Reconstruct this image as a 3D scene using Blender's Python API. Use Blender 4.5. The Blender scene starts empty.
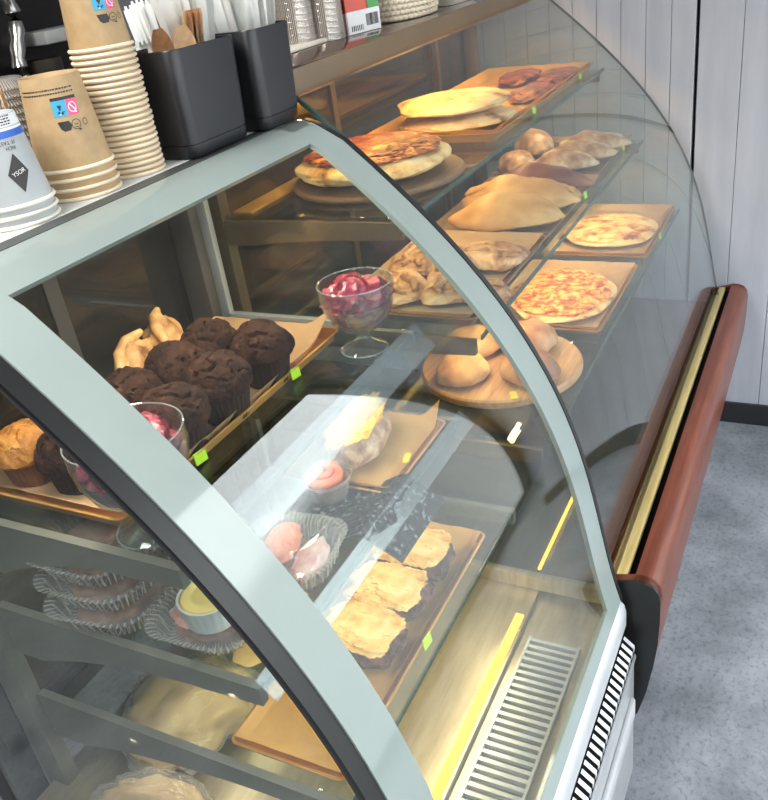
import bpy, bmesh, math, random
from mathutils import Vector, Matrix, noise, Euler
PI = math.pi
H = 1.73                      # camera height; heights measured from the eye are turned into room heights with it
sc = bpy.context.scene
COL = sc.collection
rnd = random.Random(7)

# ------------------------------------------------------------------ materials
def lin(c):
    f = lambda v: v / 12.92 if v <= .04045 else ((v + .055) / 1.055) ** 2.4
    return tuple(f(v / 255) for v in c) + (1,)
MATS = {}
def newmat(name):
    m = bpy.data.materials.new(name); m.use_nodes = True
    nt = m.node_tree; nt.nodes.clear()
    out = nt.nodes.new('ShaderNodeOutputMaterial')
    return m, nt, out
def nd(nt, t, **k):
    n = nt.nodes.new(t)
    for a, v in k.items(): setattr(n, a, v)
    return n
def tex_coord(nt, mapping=None):
    tc = nd(nt, 'ShaderNodeTexCoord')
    if mapping is None: return tc.outputs['Object']
    mp = nd(nt, 'ShaderNodeMapping'); mp.inputs['Scale'].default_value = mapping
    nt.links.new(tc.outputs['Object'], mp.inputs['Vector'])
    return mp.outputs['Vector']
def mat(name, ramp, rough=.5, metal=0, scale=8, detail=5, bump=0, bscale=None, mapping=None, spec=.5, sss=0, emit=None, estr=0, coat=0, nrough=.55, distortion=0):
    """principled with a noise-driven colour ramp; ramp is one rgb or [(pos, rgb), ...]"""
    m, nt, out = newmat(name)
    p = nd(nt, 'ShaderNodeBsdfPrincipled')
    nt.links.new(p.outputs[0], out.inputs[0])
    p.inputs['Roughness'].default_value = rough
    p.inputs['Metallic'].default_value = metal
    p.inputs['Specular IOR Level'].default_value = spec
    p.inputs['Coat Weight'].default_value = coat
    if sss:
        p.inputs['Subsurface Weight'].default_value = sss
        p.inputs['Subsurface Scale'].default_value = .01
    if not isinstance(ramp, list):
        c = ramp
        ramp = [(.3, tuple(max(0, v * .95) for v in c)), (.7, tuple(min(255, v * 1.03) for v in c))]
    vec = tex_coord(nt, mapping)
    no = nd(nt, 'ShaderNodeTexNoise'); no.inputs['Scale'].default_value = scale
    no.inputs['Detail'].default_value = detail; no.inputs['Roughness'].default_value = nrough
    no.inputs['Distortion'].default_value = distortion
    nt.links.new(vec, no.inputs['Vector'])
    cr = nd(nt, 'ShaderNodeValToRGB')
    e = cr.color_ramp.elements
    while len(e) < len(ramp): e.new(.5)
    for i, (pos, c) in enumerate(ramp):
        e[i].position = pos; e[i].color = lin(c)
    nt.links.new(no.outputs[0], cr.inputs[0])
    nt.links.new(cr.outputs[0], p.inputs['Base Color'])
    if bump:
        n2 = nd(nt, 'ShaderNodeTexNoise'); n2.inputs['Scale'].default_value = bscale or scale * 3
        n2.inputs['Detail'].default_value = 4
        nt.links.new(vec, n2.inputs['Vector'])
        b = nd(nt, 'ShaderNodeBump'); b.inputs['Strength'].default_value = bump; b.inputs['Distance'].default_value = .004
        nt.links.new(n2.outputs[0], b.inputs['Height'])
        nt.links.new(b.outputs[0], p.inputs['Normal'])
    if emit:
        p.inputs['Emission Color'].default_value = lin(emit); p.inputs['Emission Strength'].default_value = estr
    MATS[name] = m
    return m
def thin_glass(name, tint=(255, 255, 255), ior=1.5, gain=1.0, rough=0.0, haze=0, hazecol=(230, 232, 235)):
    """clear sheet: what lies behind shows through, what lies before is mirrored by the fresnel share"""
    m, nt, out = newmat(name)
    tr = nd(nt, 'ShaderNodeBsdfTransparent'); tr.inputs[0].default_value = lin(tint)
    gl = nd(nt, 'ShaderNodeBsdfGlossy'); gl.inputs['Roughness'].default_value = rough
    gl.inputs[0].default_value = (gain if gain < 1 else 1,) * 3 + (1,)
    fr = nd(nt, 'ShaderNodeFresnel')
    ge = nd(nt, 'ShaderNodeNewGeometry'); mr = nd(nt, 'ShaderNodeMapRange')
    mr.inputs[3].default_value = ior; mr.inputs[4].default_value = 1 / ior      # a thin sheet mirrors alike from both faces
    nt.links.new(ge.outputs['Backfacing'], mr.inputs[0]); nt.links.new(mr.outputs[0], fr.inputs[0])
    mx = nd(nt, 'ShaderNodeMixShader')
    nt.links.new(fr.outputs[0], mx.inputs[0]); nt.links.new(tr.outputs[0], mx.inputs[1]); nt.links.new(gl.outputs[0], mx.inputs[2])
    last = mx
    if haze:
        df = nd(nt, 'ShaderNodeBsdfDiffuse'); df.inputs[0].default_value = lin(hazecol)
        m2 = nd(nt, 'ShaderNodeMixShader'); m2.inputs[0].default_value = haze
        nt.links.new(mx.outputs[0], m2.inputs[1]); nt.links.new(df.outputs[0], m2.inputs[2]); last = m2
    nt.links.new(last.outputs[0], out.inputs[0])
    MATS[name] = m
    return m
def emission(name, c, s):
    m, nt, out = newmat(name)
    e = nd(nt, 'ShaderNodeEmission'); e.inputs[0].default_value = lin(c); e.inputs[1].default_value = s
    nt.links.new(e.outputs[0], out.inputs[0]); MATS[name] = m
    return m

M = MATS
thin_glass('front_glass', (246, 250, 249), 1.5)
thin_glass('shelf_glass', (238, 242, 236), 1.5)
thin_glass('rear_glass', (150, 144, 136), 1.5, haze=.12, hazecol=(120, 112, 102))
thin_glass('window_glass', (250, 252, 252), 1.45)
thin_glass('clear_plastic', (250, 250, 250), 1.6, rough=.05, haze=.09)
thin_glass('rib_plastic', (240, 236, 230), 1.7, rough=.08, haze=.2, hazecol=(235, 230, 225))
def rib_stripes(name, n, lo, hi):
    """moulded ribs running round a plastic wall: the haze of the sheet comes and goes with the angle"""
    m = MATS[name]; nt = m.node_tree
    mx = [x for x in nt.nodes if x.type == 'MIX_SHADER' and not x.inputs[0].is_linked][0]
    tc = nd(nt, 'ShaderNodeTexCoord'); gr = nd(nt, 'ShaderNodeTexGradient', gradient_type='RADIAL'); nt.links.new(tc.outputs['Object'], gr.inputs[0])
    a = nd(nt, 'ShaderNodeMath', operation='MULTIPLY'); a.inputs[1].default_value = 2 * PI * n; nt.links.new(gr.outputs['Fac'], a.inputs[0])
    b = nd(nt, 'ShaderNodeMath', operation='SINE'); nt.links.new(a.outputs[0], b.inputs[0])
    c = nd(nt, 'ShaderNodeMapRange'); c.inputs[1].default_value = -.3; c.inputs[2].default_value = .9; c.inputs[3].default_value = lo; c.inputs[4].default_value = hi
    nt.links.new(b.outputs[0], c.inputs[0]); nt.links.new(c.outputs[0], mx.inputs[0])
rib_stripes('rib_plastic', 64, .04, .34)
thin_glass('goblet_glass', (240, 244, 244), 1.65, haze=.02)
thin_glass('rim_glass', (240, 244, 244), 1.8, haze=.16, hazecol=(225, 232, 232))
thin_glass('bag_plastic', (248, 246, 240), 1.45, rough=.35, haze=.12)
thin_glass('rail_plastic', (235, 240, 245), 1.6, rough=.12, haze=.09, hazecol=(215, 222, 230))
mat('grey_border', (134, 145, 142), rough=.06, scale=3)
mat('white_alu', (190, 193, 196), rough=.35, metal=.3, scale=4)
mat('silver', (200, 203, 205), rough=.3, metal=.7, scale=5)
mat('counter_white', (196, 197, 194), rough=.4, scale=6)
mat('groove_grey', (62, 66, 66), rough=.45)
mat('bracket_grey', (112, 110, 102), rough=.5, metal=.1, scale=6)
mat('black_seal', (22, 23, 24), rough=.45)
mat('black_void', (9, 9, 10), rough=.9, spec=.1)
mat('glass_edge', (52, 74, 66), rough=.15, coat=.5)
mat('steel_deck', [(.3, (150, 140, 118)), (.7, (176, 165, 142))], rough=.32, metal=.6, scale=5, mapping=(2, 14, 2))
mat('steel_grille', [(.3, (150, 155, 155)), (.7, (185, 188, 186))], rough=.35, metal=.5)
mat('dark_steel', [(.3, (70, 66, 62)), (.7, (92, 88, 82))], rough=.35, metal=.4, scale=4)
mat('brown_steel', [(.3, (86, 70, 52)), (.7, (104, 86, 64))], rough=.4, metal=.2, scale=4)
mat('beam_brown', [(.3, (102, 84, 62)), (.7, (116, 96, 72))], rough=.35, scale=3)
mat('top_brown', [(.35, (66, 52, 46)), (.65, (86, 70, 62))], rough=.12, scale=4, coat=.4)
mat('bumper_wood', [(.25, (74, 32, 17)), (.5, (98, 45, 25)), (.75, (120, 61, 36))], rough=.38, scale=5, mapping=(1.2, 14, 14), coat=.15, bump=.05)
mat('gold_strip', [(.3, (196, 172, 108)), (.7, (226, 204, 142))], rough=.35, metal=.45, mapping=(1, 20, 20))
mat('black_plastic', (30, 31, 35), rough=.38, scale=30, bump=.04, bscale=300)
mat('kraft_paper', [(.3, (168, 140, 102)), (.7, (184, 156, 116))], rough=.6, scale=60, bump=.03)
mat('rim_paper', (222, 206, 180), rough=.6)
mat('grey_cup_paper', (172, 176, 178), rough=.45)
mat('white_print', (232, 234, 235), rough=.5)
mat('grey_rim_paper', (226, 222, 208), rough=.5)
mat('blue_print', (44, 98, 190), rough=.45)
mat('cyan_print', (58, 160, 198), rough=.5)
mat('pink_print', (226, 84, 132), rough=.5)
mat('black_print', (38, 36, 34), rough=.5)
mat('cutlery_wood', [(.3, (214, 172, 128)), (.7, (238, 204, 164))], rough=.6, scale=14, mapping=(8, 1, 8))
mat('cutlery_white', (236, 236, 232), rough=.3, sss=.1)
mat('gold_tray', [(.3, (168, 122, 62)), (.7, (202, 156, 88))], rough=.35, metal=.25, scale=6)
mat('paper_liner', [(.3, (218, 180, 130)), (.7, (238, 206, 160))], rough=.7, scale=14, bump=.2, bscale=30)
mat('yellow_liner', [(.3, (240, 186, 98)), (.7, (252, 212, 132))], rough=.7, scale=14, bump=.2, bscale=30)
mat('steel_tray', [(.3, (120, 98, 72)), (.7, (160, 134, 100))], rough=.35, metal=.4, scale=6)
mat('sticker_green', (190, 232, 40), rough=.5, emit=(190, 232, 40), estr=0)
mat('sticker_yellow', (236, 214, 40), rough=.5)
mat('board_wood', [(.25, (150, 102, 60)), (.5, (184, 134, 86)), (.75, (206, 160, 110))], rough=.5, scale=5, mapping=(2, 22, 10), bump=.05)
mat('board_dark', [(.25, (104, 76, 54)), (.75, (142, 108, 78))], rough=.55, scale=5, mapping=(2, 18, 10))
mat('choc', [(.3, (32, 18, 12)), (.55, (54, 32, 23)), (.8, (88, 56, 40))], spec=.2, rough=.9, scale=60, bump=.9, bscale=150)
mat('choc_paper', [(.3, (38, 24, 18)), (.7, (56, 38, 30))], spec=.2, rough=.7, scale=40)
mat('caramel_crumb', [(.3, (130, 78, 30)), (.55, (190, 124, 52)), (.8, (222, 164, 88))], rough=.7, scale=50, bump=.8, bscale=120)
mat('turnover', [(.3, (120, 70, 40)), (.45, (208, 156, 96)), (.7, (238, 204, 150))], rough=.6, scale=18, bump=.4, bscale=60)
mat('cream_berry', [(.35, (136, 52, 66)), (.5, (176, 100, 104)), (.62, (196, 156, 132)), (.8, (214, 184, 160))], rough=.35, scale=34, bump=.4, distortion=1.2)
mat('berry_top', [(.35, (84, 26, 38)), (.5, (136, 44, 66)), (.64, (172, 84, 96)), (.8, (220, 176, 160))], rough=.18, scale=40, bump=.5, distortion=1)
mat('berry', [(.3, (84, 14, 26)), (.7, (142, 34, 50))], rough=.15, scale=30)
mat('mousse', [(.3, (146, 92, 84)), (.7, (186, 136, 124))], rough=.5, scale=16, bump=.3)
mat('crumble', [(.34, (206, 140, 58)), (.48, (234, 186, 104)), (.7, (246, 214, 150))], rough=.8, spec=.2, scale=34, bump=1, bscale=60)
mat('blueberry', [(.34, (30, 14, 14)), (.5, (66, 32, 30)), (.68, (128, 80, 60))], spec=.25, rough=.6, scale=45, bump=.9, bscale=90)
mat('orange_top', [(.3, (240, 150, 60)), (.55, (252, 204, 84)), (.8, (255, 226, 130))], rough=.5, scale=30, bump=.8, bscale=60)
mat('flaky', [(.3, (120, 82, 62)), (.5, (180, 140, 110)), (.75, (226, 198, 168))], rough=.7, scale=40, bump=.8, bscale=90)
mat('custard', [(.3, (238, 206, 118)), (.7, (250, 226, 150))], rough=.4, scale=10)
mat('foil_white', (212, 214, 212), rough=.35, metal=.2)
mat('salmon', [(.3, (226, 112, 84)), (.55, (240, 150, 118)), (.8, (250, 200, 170))], rough=.45, scale=26, bump=.6)
mat('pink_cream', [(.35, (206, 124, 120)), (.6, (236, 196, 188)), (.8, (248, 226, 216))], rough=.5, scale=22, bump=.5)
mat('dark_filling', [(.3, (88, 54, 40)), (.6, (146, 98, 72)), (.8, (200, 156, 122))], rough=.6, scale=30, bump=.6)
mat('rosette', [(.3, (206, 70, 50)), (.55, (232, 126, 84)), (.75, (250, 206, 150))], rough=.4, scale=22, bump=.3)
mat('bag_bread', [(.3, (186, 150, 100)), (.7, (226, 192, 140))], rough=.6, scale=8, bump=.3)
mat('dark_paper', [(.46, (46, 50, 60)), (.58, (52, 57, 67)), (.66, (150, 156, 166))], rough=.55, scale=120, detail=2)
mat('wafer', [(.3, (206, 158, 76)), (.7, (236, 194, 112))], rough=.6, scale=30, bump=.4)
# breads
mat('flat_pale', [(.33, (112, 70, 40)), (.40, (206, 156, 94)), (.5, (236, 200, 142)), (.7, (244, 220, 172))], rough=.6, scale=17, bump=.35, bscale=50)
mat('cheese_top', [(.38, (84, 32, 16)), (.5, (136, 56, 26)), (.58, (186, 104, 44)), (.68, (234, 180, 100))], rough=.5, scale=38, bump=.8, bscale=90, distortion=.6)
mat('pizza_top', [(.38, (150, 52, 20)), (.47, (206, 104, 44)), (.54, (234, 168, 84)), (.7, (246, 208, 128))], rough=.5, scale=48, bump=.8, bscale=110, distortion=.4)
mat('flat_spot', [(.36, (128, 58, 28)), (.44, (204, 132, 70)), (.54, (236, 192, 122)), (.7, (246, 220, 160))], rough=.55, scale=30, bump=.5, bscale=60)
mat('calzone', [(.3, (170, 118, 62)), (.55, (214, 166, 100)), (.8, (236, 200, 140))], rough=.5, scale=9, bump=.25, bscale=60)
mat('brown_roll', [(.3, (84, 40, 24)), (.55, (128, 68, 42)), (.8, (168, 108, 72))], rough=.45, scale=14, bump=.3)
mat('dusted_roll', [(.34, (136, 96, 66)), (.5, (186, 148, 114)), (.66, (226, 204, 178))], rough=.7, scale=22, bump=.4)
mat('dark_pastry', [(.34, (70, 22, 18)), (.5, (124, 46, 32)), (.66, (190, 116, 76))], rough=.4, scale=40, bump=.7)
mat('puff', [(.3, (112, 66, 42)), (.46, (184, 134, 92)), (.65, (224, 186, 138)), (.85, (242, 214, 172))], rough=.5, scale=22, bump=.6, bscale=50, distortion=.8)
mat('bun', [(.3, (150, 92, 48)), (.5, (206, 148, 90)), (.75, (236, 196, 142))], rough=.55, scale=12, bump=.3)
mat('bun_dark', [(.3, (108, 64, 40)), (.5, (164, 108, 70)), (.75, (214, 168, 122))], rough=.55, scale=14, bump=.3)
# room
mat('boards', [(.3, (168, 172, 182)), (.7, (184, 188, 197))], rough=.5, scale=3, mapping=(6, 6, .7), bump=.08)
mat('board_gap', (44, 42, 46), rough=.8)
mat('base_black', (36, 36, 40), rough=.5)
mat('dark_wall', [(.3, (52, 45, 40)), (.7, (66, 58, 52))], rough=.8, scale=2)
mat('ceiling_grey', (176, 174, 172), rough=.8)
mat('frame_dark', (52, 54, 58), rough=.5)
mat('steel_bright', (190, 188, 184), rough=.2, metal=.9)
mat('machine_black', (28, 26, 26), rough=.3)
mat('box_red', [(.3, (140, 34, 38)), (.7, (176, 56, 58))], rough=.4, scale=30)
mat('box_coral', (214, 96, 80), rough=.4)
mat('box_green', (84, 160, 92), rough=.4)
mat('box_pale', (196, 172, 166), rough=.5)
mat('basket_white', (226, 214, 190), rough=.6)
mat('foam_white', (226, 220, 206), rough=.6)
emission('led_yellow', (255, 198, 70), 3)
emission('led_warm', (255, 190, 84), 16)
def floor_mat():
    m, nt, out = newmat('concrete_floor')
    p = nd(nt, 'ShaderNodeBsdfPrincipled'); nt.links.new(p.outputs[0], out.inputs[0])
    p.inputs['Roughness'].default_value = .5
    vec = tex_coord(nt)
    a = nd(nt, 'ShaderNodeTexNoise'); a.inputs['Scale'].default_value = 5; a.inputs['Detail'].default_value = 8; a.inputs['Roughness'].default_value = .65
    b = nd(nt, 'ShaderNodeTexNoise'); b.inputs['Scale'].default_value = 75; b.inputs['Detail'].default_value = 6; b.inputs['Roughness'].default_value = .7
    nt.links.new(vec, a.inputs[0]); nt.links.new(vec, b.inputs[0])
    r1 = nd(nt, 'ShaderNodeValToRGB'); e = r1.color_ramp.elements
    e[0].position = .32; e[0].color = lin((96, 100, 107)); e[1].position = .68; e[1].color = lin((142, 147, 154))
    r2 = nd(nt, 'ShaderNodeValToRGB'); e = r2.color_ramp.elements
    e[0].position = .28; e[0].color = lin((178, 178, 182)); e[1].position = .5; e[1].color = (1, 1, 1, 1)
    nt.links.new(a.outputs[0], r1.inputs[0]); nt.links.new(b.outputs[0], r2.inputs[0])
    mx = nd(nt, 'ShaderNodeMix', data_type='RGBA', blend_type='MULTIPLY'); mx.inputs[0].default_value = 1
    nt.links.new(r1.outputs[0], mx.inputs[6]); nt.links.new(r2.outputs[0], mx.inputs[7])
    nt.links.new(mx.outputs[2], p.inputs['Base Color'])
    M['concrete_floor'] = m
floor_mat()

# ------------------------------------------------------------------ mesh helpers
def B(): return bmesh.new()
def box(bm, a, b, bev=0, seg=2):
    a, b = Vector(a), Vector(b)
    c = (a + b) / 2; d = b - a
    r = bmesh.ops.create_cube(bm, size=1, matrix=Matrix.Translation(c) @ Matrix.Diagonal((d.x, d.y, d.z, 1)))
    if bev:
        es = list({e for v in r['verts'] for e in v.link_edges})
        bmesh.ops.bevel(bm, geom=es, offset=bev, segments=seg, affect='EDGES', profile=.5)
    return bm
def obox(bm, size, mtx, bev=0):
    t = bmesh.new(); box(t, [-v / 2 for v in size], [v / 2 for v in size], bev); t.transform(mtx); add(bm, t); return bm
def add(bm, t):
    me = bpy.data.meshes.new('tmp'); t.to_mesh(me); t.free(); bm.from_mesh(me); bpy.data.meshes.remove(me)
def lathe(bm, prof, seg=48, mod=None, closed_top=False):
    """prof [(r, z)] turned about z; mod(angle, r, z) -> r"""
    rings = []
    for r, z in prof:
        if r < 1e-6: rings.append([bm.verts.new((0, 0, z))])
        else:
            rings.append([bm.verts.new(((mod(2 * PI * i / seg, r, z) if mod else r) * math.cos(2 * PI * i / seg), (mod(2 * PI * i / seg, r, z) if mod else r) * math.sin(2 * PI * i / seg), z)) for i in range(seg)])
    for A, C in zip(rings, rings[1:]):
        if len(A) == 1 and len(C) == 1: continue
        for i in range(seg):
            j = (i + 1) % seg
            if len(A) == 1: bm.faces.new((A[0], C[j], C[i])) if False else bm.faces.new((A[0], C[i], C[j]))
            elif len(C) == 1: bm.faces.new((A[i], A[j], C[0]))
            else: bm.faces.new((A[i], A[j], C[j], C[i]))
    return bm
def prism_x(bm, poly, x0, x1):
    """closed polygon [(y, z)] run along x"""
    a = [bm.verts.new((x0, y, z)) for y, z in poly]; b = [bm.verts.new((x1, y, z)) for y, z in poly]
    n = len(poly)
    for i in range(n): bm.faces.new((a[i], a[(i + 1) % n], b[(i + 1) % n], b[i]))
    bm.faces.new(a[::-1]); bm.faces.new(b)
    return bm
def strip(bm, prof, x0, x1, t, nx=1, cap=True):
    """curved sheet: profile [(y, z)] run along x, given thickness t outward (towards the customer)"""
    n = len(prof); off = []
    for i in range(n):
        a = Vector(prof[max(0, i - 1)]); b = Vector(prof[min(n - 1, i + 1)]); d = (b - a).normalized()
        off.append((prof[i][0] + d.y * t, prof[i][1] - d.x * t) if d.y < 0 or True else None)
    return prism_x(bm, list(prof) + off[::-1], x0, x1)
def tube(bm, pts, r, seg=8, closed=False):
    pts = [Vector(p) for p in pts]; n = len(pts); rings = []
    rr = r if isinstance(r, (list, tuple)) else [r] * n
    for i, p in enumerate(pts):
        d = (pts[min(n - 1, i + 1)] - pts[max(0, i - 1)])
        if closed: d = pts[(i + 1) % n] - pts[i - 1]
        d.normalize()
        u = d.cross(Vector((0, 0, 1)))
        if u.length < 1e-3: u = d.cross(Vector((1, 0, 0)))
        u.normalize(); v = d.cross(u)
        rings.append([bm.verts.new(p + rr[i] * (math.cos(2 * PI * k / seg) * u + math.sin(2 * PI * k / seg) * v)) for k in range(seg)])
    m = n if closed else n - 1
    for i in range(m):
        A, C = rings[i], rings[(i + 1) % n]
        for k in range(seg): bm.faces.new((A[k], A[(k + 1) % seg], C[(k + 1) % seg], C[k]))
    if not closed: bm.faces.new(rings[0][::-1]); bm.faces.new(rings[-1])
    return bm
def blob(size, seed=0, amp=.06, freq=2.2, sub=4, flat=.25, shape=None, amp2=0, freq2=9):
    """lumpy body of half-extents size, its underside flattened and resting on z=0"""
    bm = bmesh.new(); bmesh.ops.create_icosphere(bm, subdivisions=sub, radius=1)
    o = Vector((seed * 7.3, seed * 3.1, seed * 5.7))
    for v in bm.verts:
        p = v.co.copy(); k = 1 + amp * noise.noise(p * freq + o) * 2
        if amp2: k += amp2 * noise.noise(p * freq2 + o)
        q = p * k
        if q.z < 0: q.z *= flat
        if shape: q = shape(q, p)
        v.co = Vector((q.x * size[0], q.y * size[1], q.z * size[2]))
    zm = min(v.co.z for v in bm.verts)
    for v in bm.verts: v.co.z -= zm
    return bm
def rrect(w, d, r, seg=5):
    out = []
    for cx, cy, a0 in ((w / 2 - r, d / 2 - r, 0), (-w / 2 + r, d / 2 - r, 90), (-w / 2 + r, -d / 2 + r, 180), (w / 2 - r, -d / 2 + r, 270)):
        for k in range(seg + 1):
            a = math.radians(a0 + 90 * k / seg); out.append((cx + r * math.cos(a), cy + r * math.sin(a)))
    return out
def loft(bm, loops, cap0=True, cap1=True):
    """loops of equal length [(x, y, z)]"""
    R_ = [[bm.verts.new(p) for p in L] for L in loops]; n = len(loops[0])
    for A, C in zip(R_, R_[1:]):
        for i in range(n): bm.faces.new((A[i], A[(i + 1) % n], C[(i + 1) % n], C[i]))
    if cap0: bm.faces.new(R_[0][::-1])
    if cap1: bm.faces.new(R_[-1])
    return bm
def wloc(o):
    v = Vector((0, 0, 0))
    while o is not None: v += o.location; o = o.parent
    return v
def obj(name, bm, m, parent=None, world=False, smooth=True, angle=40, loc=None):
    if world and parent is not None: bm.transform(Matrix.Translation(-wloc(parent)))
    bmesh.ops.recalc_face_normals(bm, faces=bm.faces)
    me = bpy.data.meshes.new(name); bm.to_mesh(me); bm.free()
    if smooth:
        for p in me.polygons: p.use_smooth = True
        try: me.set_sharp_from_angle(angle=math.radians(angle))
        except Exception: pass
    me.materials.append(M[m] if isinstance(m, str) else m)
    o = bpy.data.objects.new(name, me); COL.objects.link(o)
    if parent is not None: o.parent = parent
    if loc is not None: o.location = loc
    return o
def tag(o, label=None, cat=None, group=None, kind=None):
    for k, v in (('label', label), ('category', cat), ('group', group), ('kind', kind)):
        if v is not None: o[k] = v
    return o
def thing(name, label, cat, loc=(0, 0, 0), rz=0, group=None):
    o = bpy.data.objects.new(name, None); COL.objects.link(o); o.empty_display_size = .03
    o.location = loc; o.rotation_euler = (0, 0, rz)
    return tag(o, label, cat, group)
def dup(r0, loc=None, rot=None, label=None, group=None):
    def cp(o, par):
        c = o.copy(); COL.objects.link(c)
        if par is not None: c.parent = par
        for ch in list(o.children): cp(ch, c)
        return c
    r = cp(r0, None)
    if loc is not None: r.location = loc
    if rot is not None: r.rotation_euler = rot
    if label: r['label'] = label
    if group: r['group'] = group
    return r
def struct(name, bm, m, parent=None, smooth=False):
    o = obj(name, bm, m, parent, smooth=smooth)
    if parent is None: o['kind'] = 'structure'
    return o

# ------------------------------------------------------------------ the room
XF = 2.89
YW = -1.35                    # shop front, to the right of the picture
XE = 3.42
struct('floor', box(B(), (-2.4, YW - .1, -.05), (XE + .1, 3.2, 0)), 'concrete_floor')
struct('ceiling', box(B(), (-2.4, YW - .1, 3.0), (XE + .1, 3.2, 3.1)), 'ceiling_grey')
bm = B()
edges = [.413 + .0765 * k for k in range(35, 0, -1)] + [.413 - .131 * k for k in range(0, 11)]
for k in range(len(edges) - 1):
    ya, yb = edges[k], edges[k + 1]
    if yb < -.9: break
    g = .0055 if abs(ya - .413) < 1e-6 else .0008
    g2 = .0055 if abs(yb - .413) < 1e-6 else .0008
    box(bm, (XF, yb + g2, 0), (XF + .03, ya - g, 3.0), .001, 1)
wf = struct('wall_far', bm, 'boards')
obj('backing', box(B(), (XF + .028, -.9, 0), (XF + .06, 3.1, 3.0)), 'board_gap', wf, smooth=False)
struct('baseboard_far', box(B(), (XF - .014, -.9, 0), (XF, 3.1, .083), .003), 'base_black')
struct('wall_recess', box(B(), (XF + .06, -.9, 0), (XE, -.84, 3.0)), 'boards')
struct('wall_end', box(B(), (XE, YW - .1, 0), (XE + .1, -.84, 3.0)), 'boards')
struct('wall_left', box(B(), (-2.4, 3.1, 0), (XF + .06, 3.2, 3.0)), 'dark_wall')
struct('wall_near', box(B(), (-2.5, YW - .1, 0), (-2.4, 3.2, 3.0)), 'dark_wall')
WX0, WX1, WZ0, WZ1 = -1.6, XE, .06, 2.86
bm = B(); box(bm, (-2.4, YW - .1, 0), (WX0, YW, 3.0)); box(bm, (WX0, YW - .1, WZ1), (WX1, YW, 3.0)); box(bm, (WX0, YW - .1, 0), (WX1, YW, WZ0))
struct('wall_right', bm, 'boards')
bm = B()
for x in (WX0, .1, WX1 - .05): box(bm, (x, YW - .07, WZ0), (x + .05, YW - .02, WZ1))
box(bm, (WX0, YW - .07, WZ0), (WX1, YW - .02, WZ0 + .04)); box(bm, (WX0, YW - .07, WZ1 - .04), (WX1, YW - .02, WZ1))
win = struct('window_1', bm, 'frame_dark')
obj('glass_pane', box(B(), (WX0, YW - .048, WZ0), (WX1, YW - .042, WZ1)), 'window_glass', win, smooth=False)

# ------------------------------------------------------------------ profile of the bent front glass
CO = [-0.6689, -1.5277, -0.4648, 1.1658, 1.1042]
def yof(zc):
    r = 0
    for c in CO: r = r * zc + c
    return r
def prof(z0, z1, n=28): return [(yof(z0 + (z1 - z0) * i / n), z0 + (z1 - z0) * i / n + H) for i in range(n + 1)]
P1 = [(.838, H - .2605), (.822, H - .2615), (.803, H - .267), (.782, H - .279)] + prof(-.296, -1.2, 26)
P2 = prof(-.22, -1.19, 28)
XA, XB = .462, 1.262            # near and far end of the cake case
BK = 1.09                       # back of both cases
zT, zS1, zS2, zS3, zD = 1.48, 1.10, .925, .735, .535
zA, zB, zC = 1.295, 1.075, .855
case = thing('display_case', 'grey framed curved glass cake case, open shelves of muffins and cakes inside', 'display case', (.86, .7, 0))
def cpart(name, bm, m, par=None, **k): return obj(name, bm, m, par or case, world=True, **k)
# front glass and its printed border
fg = cpart('front_glass', strip(B(), P1[2:], XA + .03, XB, .006), 'front_glass')
def sub(P, z0, z1): return [p for p in P if z1 <= p[1] <= z0]
off = lambda P, t: [(y - 0, z) for y, z in P]
cpart('border_strip', strip(B(), P1, .492, .556, .0085), 'grey_border', fg)
cpart('border_strip', strip(B(), P1, 1.196, XB + .003, .0085), 'grey_border', fg)
cpart('border_strip', strip(B(), P1[:4] + [(.775, H - .2845)], .5, XB, .0085), 'grey_border', fg)
cpart('border_strip', strip(B(), prof(-1.165, -1.2, 4), .5, XB, .0085), 'grey_border', fg)
# far edge black seal, near end black rim
cpart('edge_seal', strip(B(), P1, XA + .006, .4915, .006), 'black_seal')
cpart('end_frame', strip(B(), P1[2:], XA + .008, .488, -.008), 'frame_dark')
cpart('edge_seal', strip(B(), P1[1:], XB + .004, XB + .016, .010), 'black_seal')
# top
tp = cpart('counter_top', box(B(), (XA, .862, zT - .03), (XB + .005, 1.16, zT), .002), 'counter_white')
cpart('groove', box(B(), (XA, .835, zT - .03), (XB + .005, .864, zT - .0012)), 'groove_grey', tp)
# end panes: near and far
def endpoly(P, back, zb): return [(y, z) for y, z in P] + [(P[-1][0], zb), (back, zb), (back, P[0][1])]
cpart('end_glass', prism_x(B(), endpoly([(y + .012, z) for y, z in P1[3:]], BK, zD), XA + .004, XA + .009), 'front_glass', smooth=False)
eg = cpart('end_glass', prism_x(B(), endpoly([(y + .012, z) for y, z in P1[3:]], BK, zD), XB - .012, XB - .007), 'front_glass', smooth=False)
bm = B(); box(bm, (XB - .016, 1.064, zD), (XB - .002, 1.09, zT - .03)); box(bm, (XB - .016, .80, zS1 - .012), (XB - .002, 1.07, zS1 + .006))
cpart('end_frame', bm, 'white_alu', smooth=False)
cpart('end_sill', box(B(), (XB - .02, .30, zD), (XB - .002, 1.09, zD + .035), .003), 'steel_deck')
# posts
for x, m in ((.548, 'bracket_grey'), (1.20, 'dark_steel')):
    cpart('post', box(B(), (x - .014, 1.055, .1), (x + .014, 1.11, zT - .03), .003), m)
cpart('post', box(B(), (.47, 1.11, .1), (.535, 1.15, zT - .03), .003), 'frame_dark')
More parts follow.
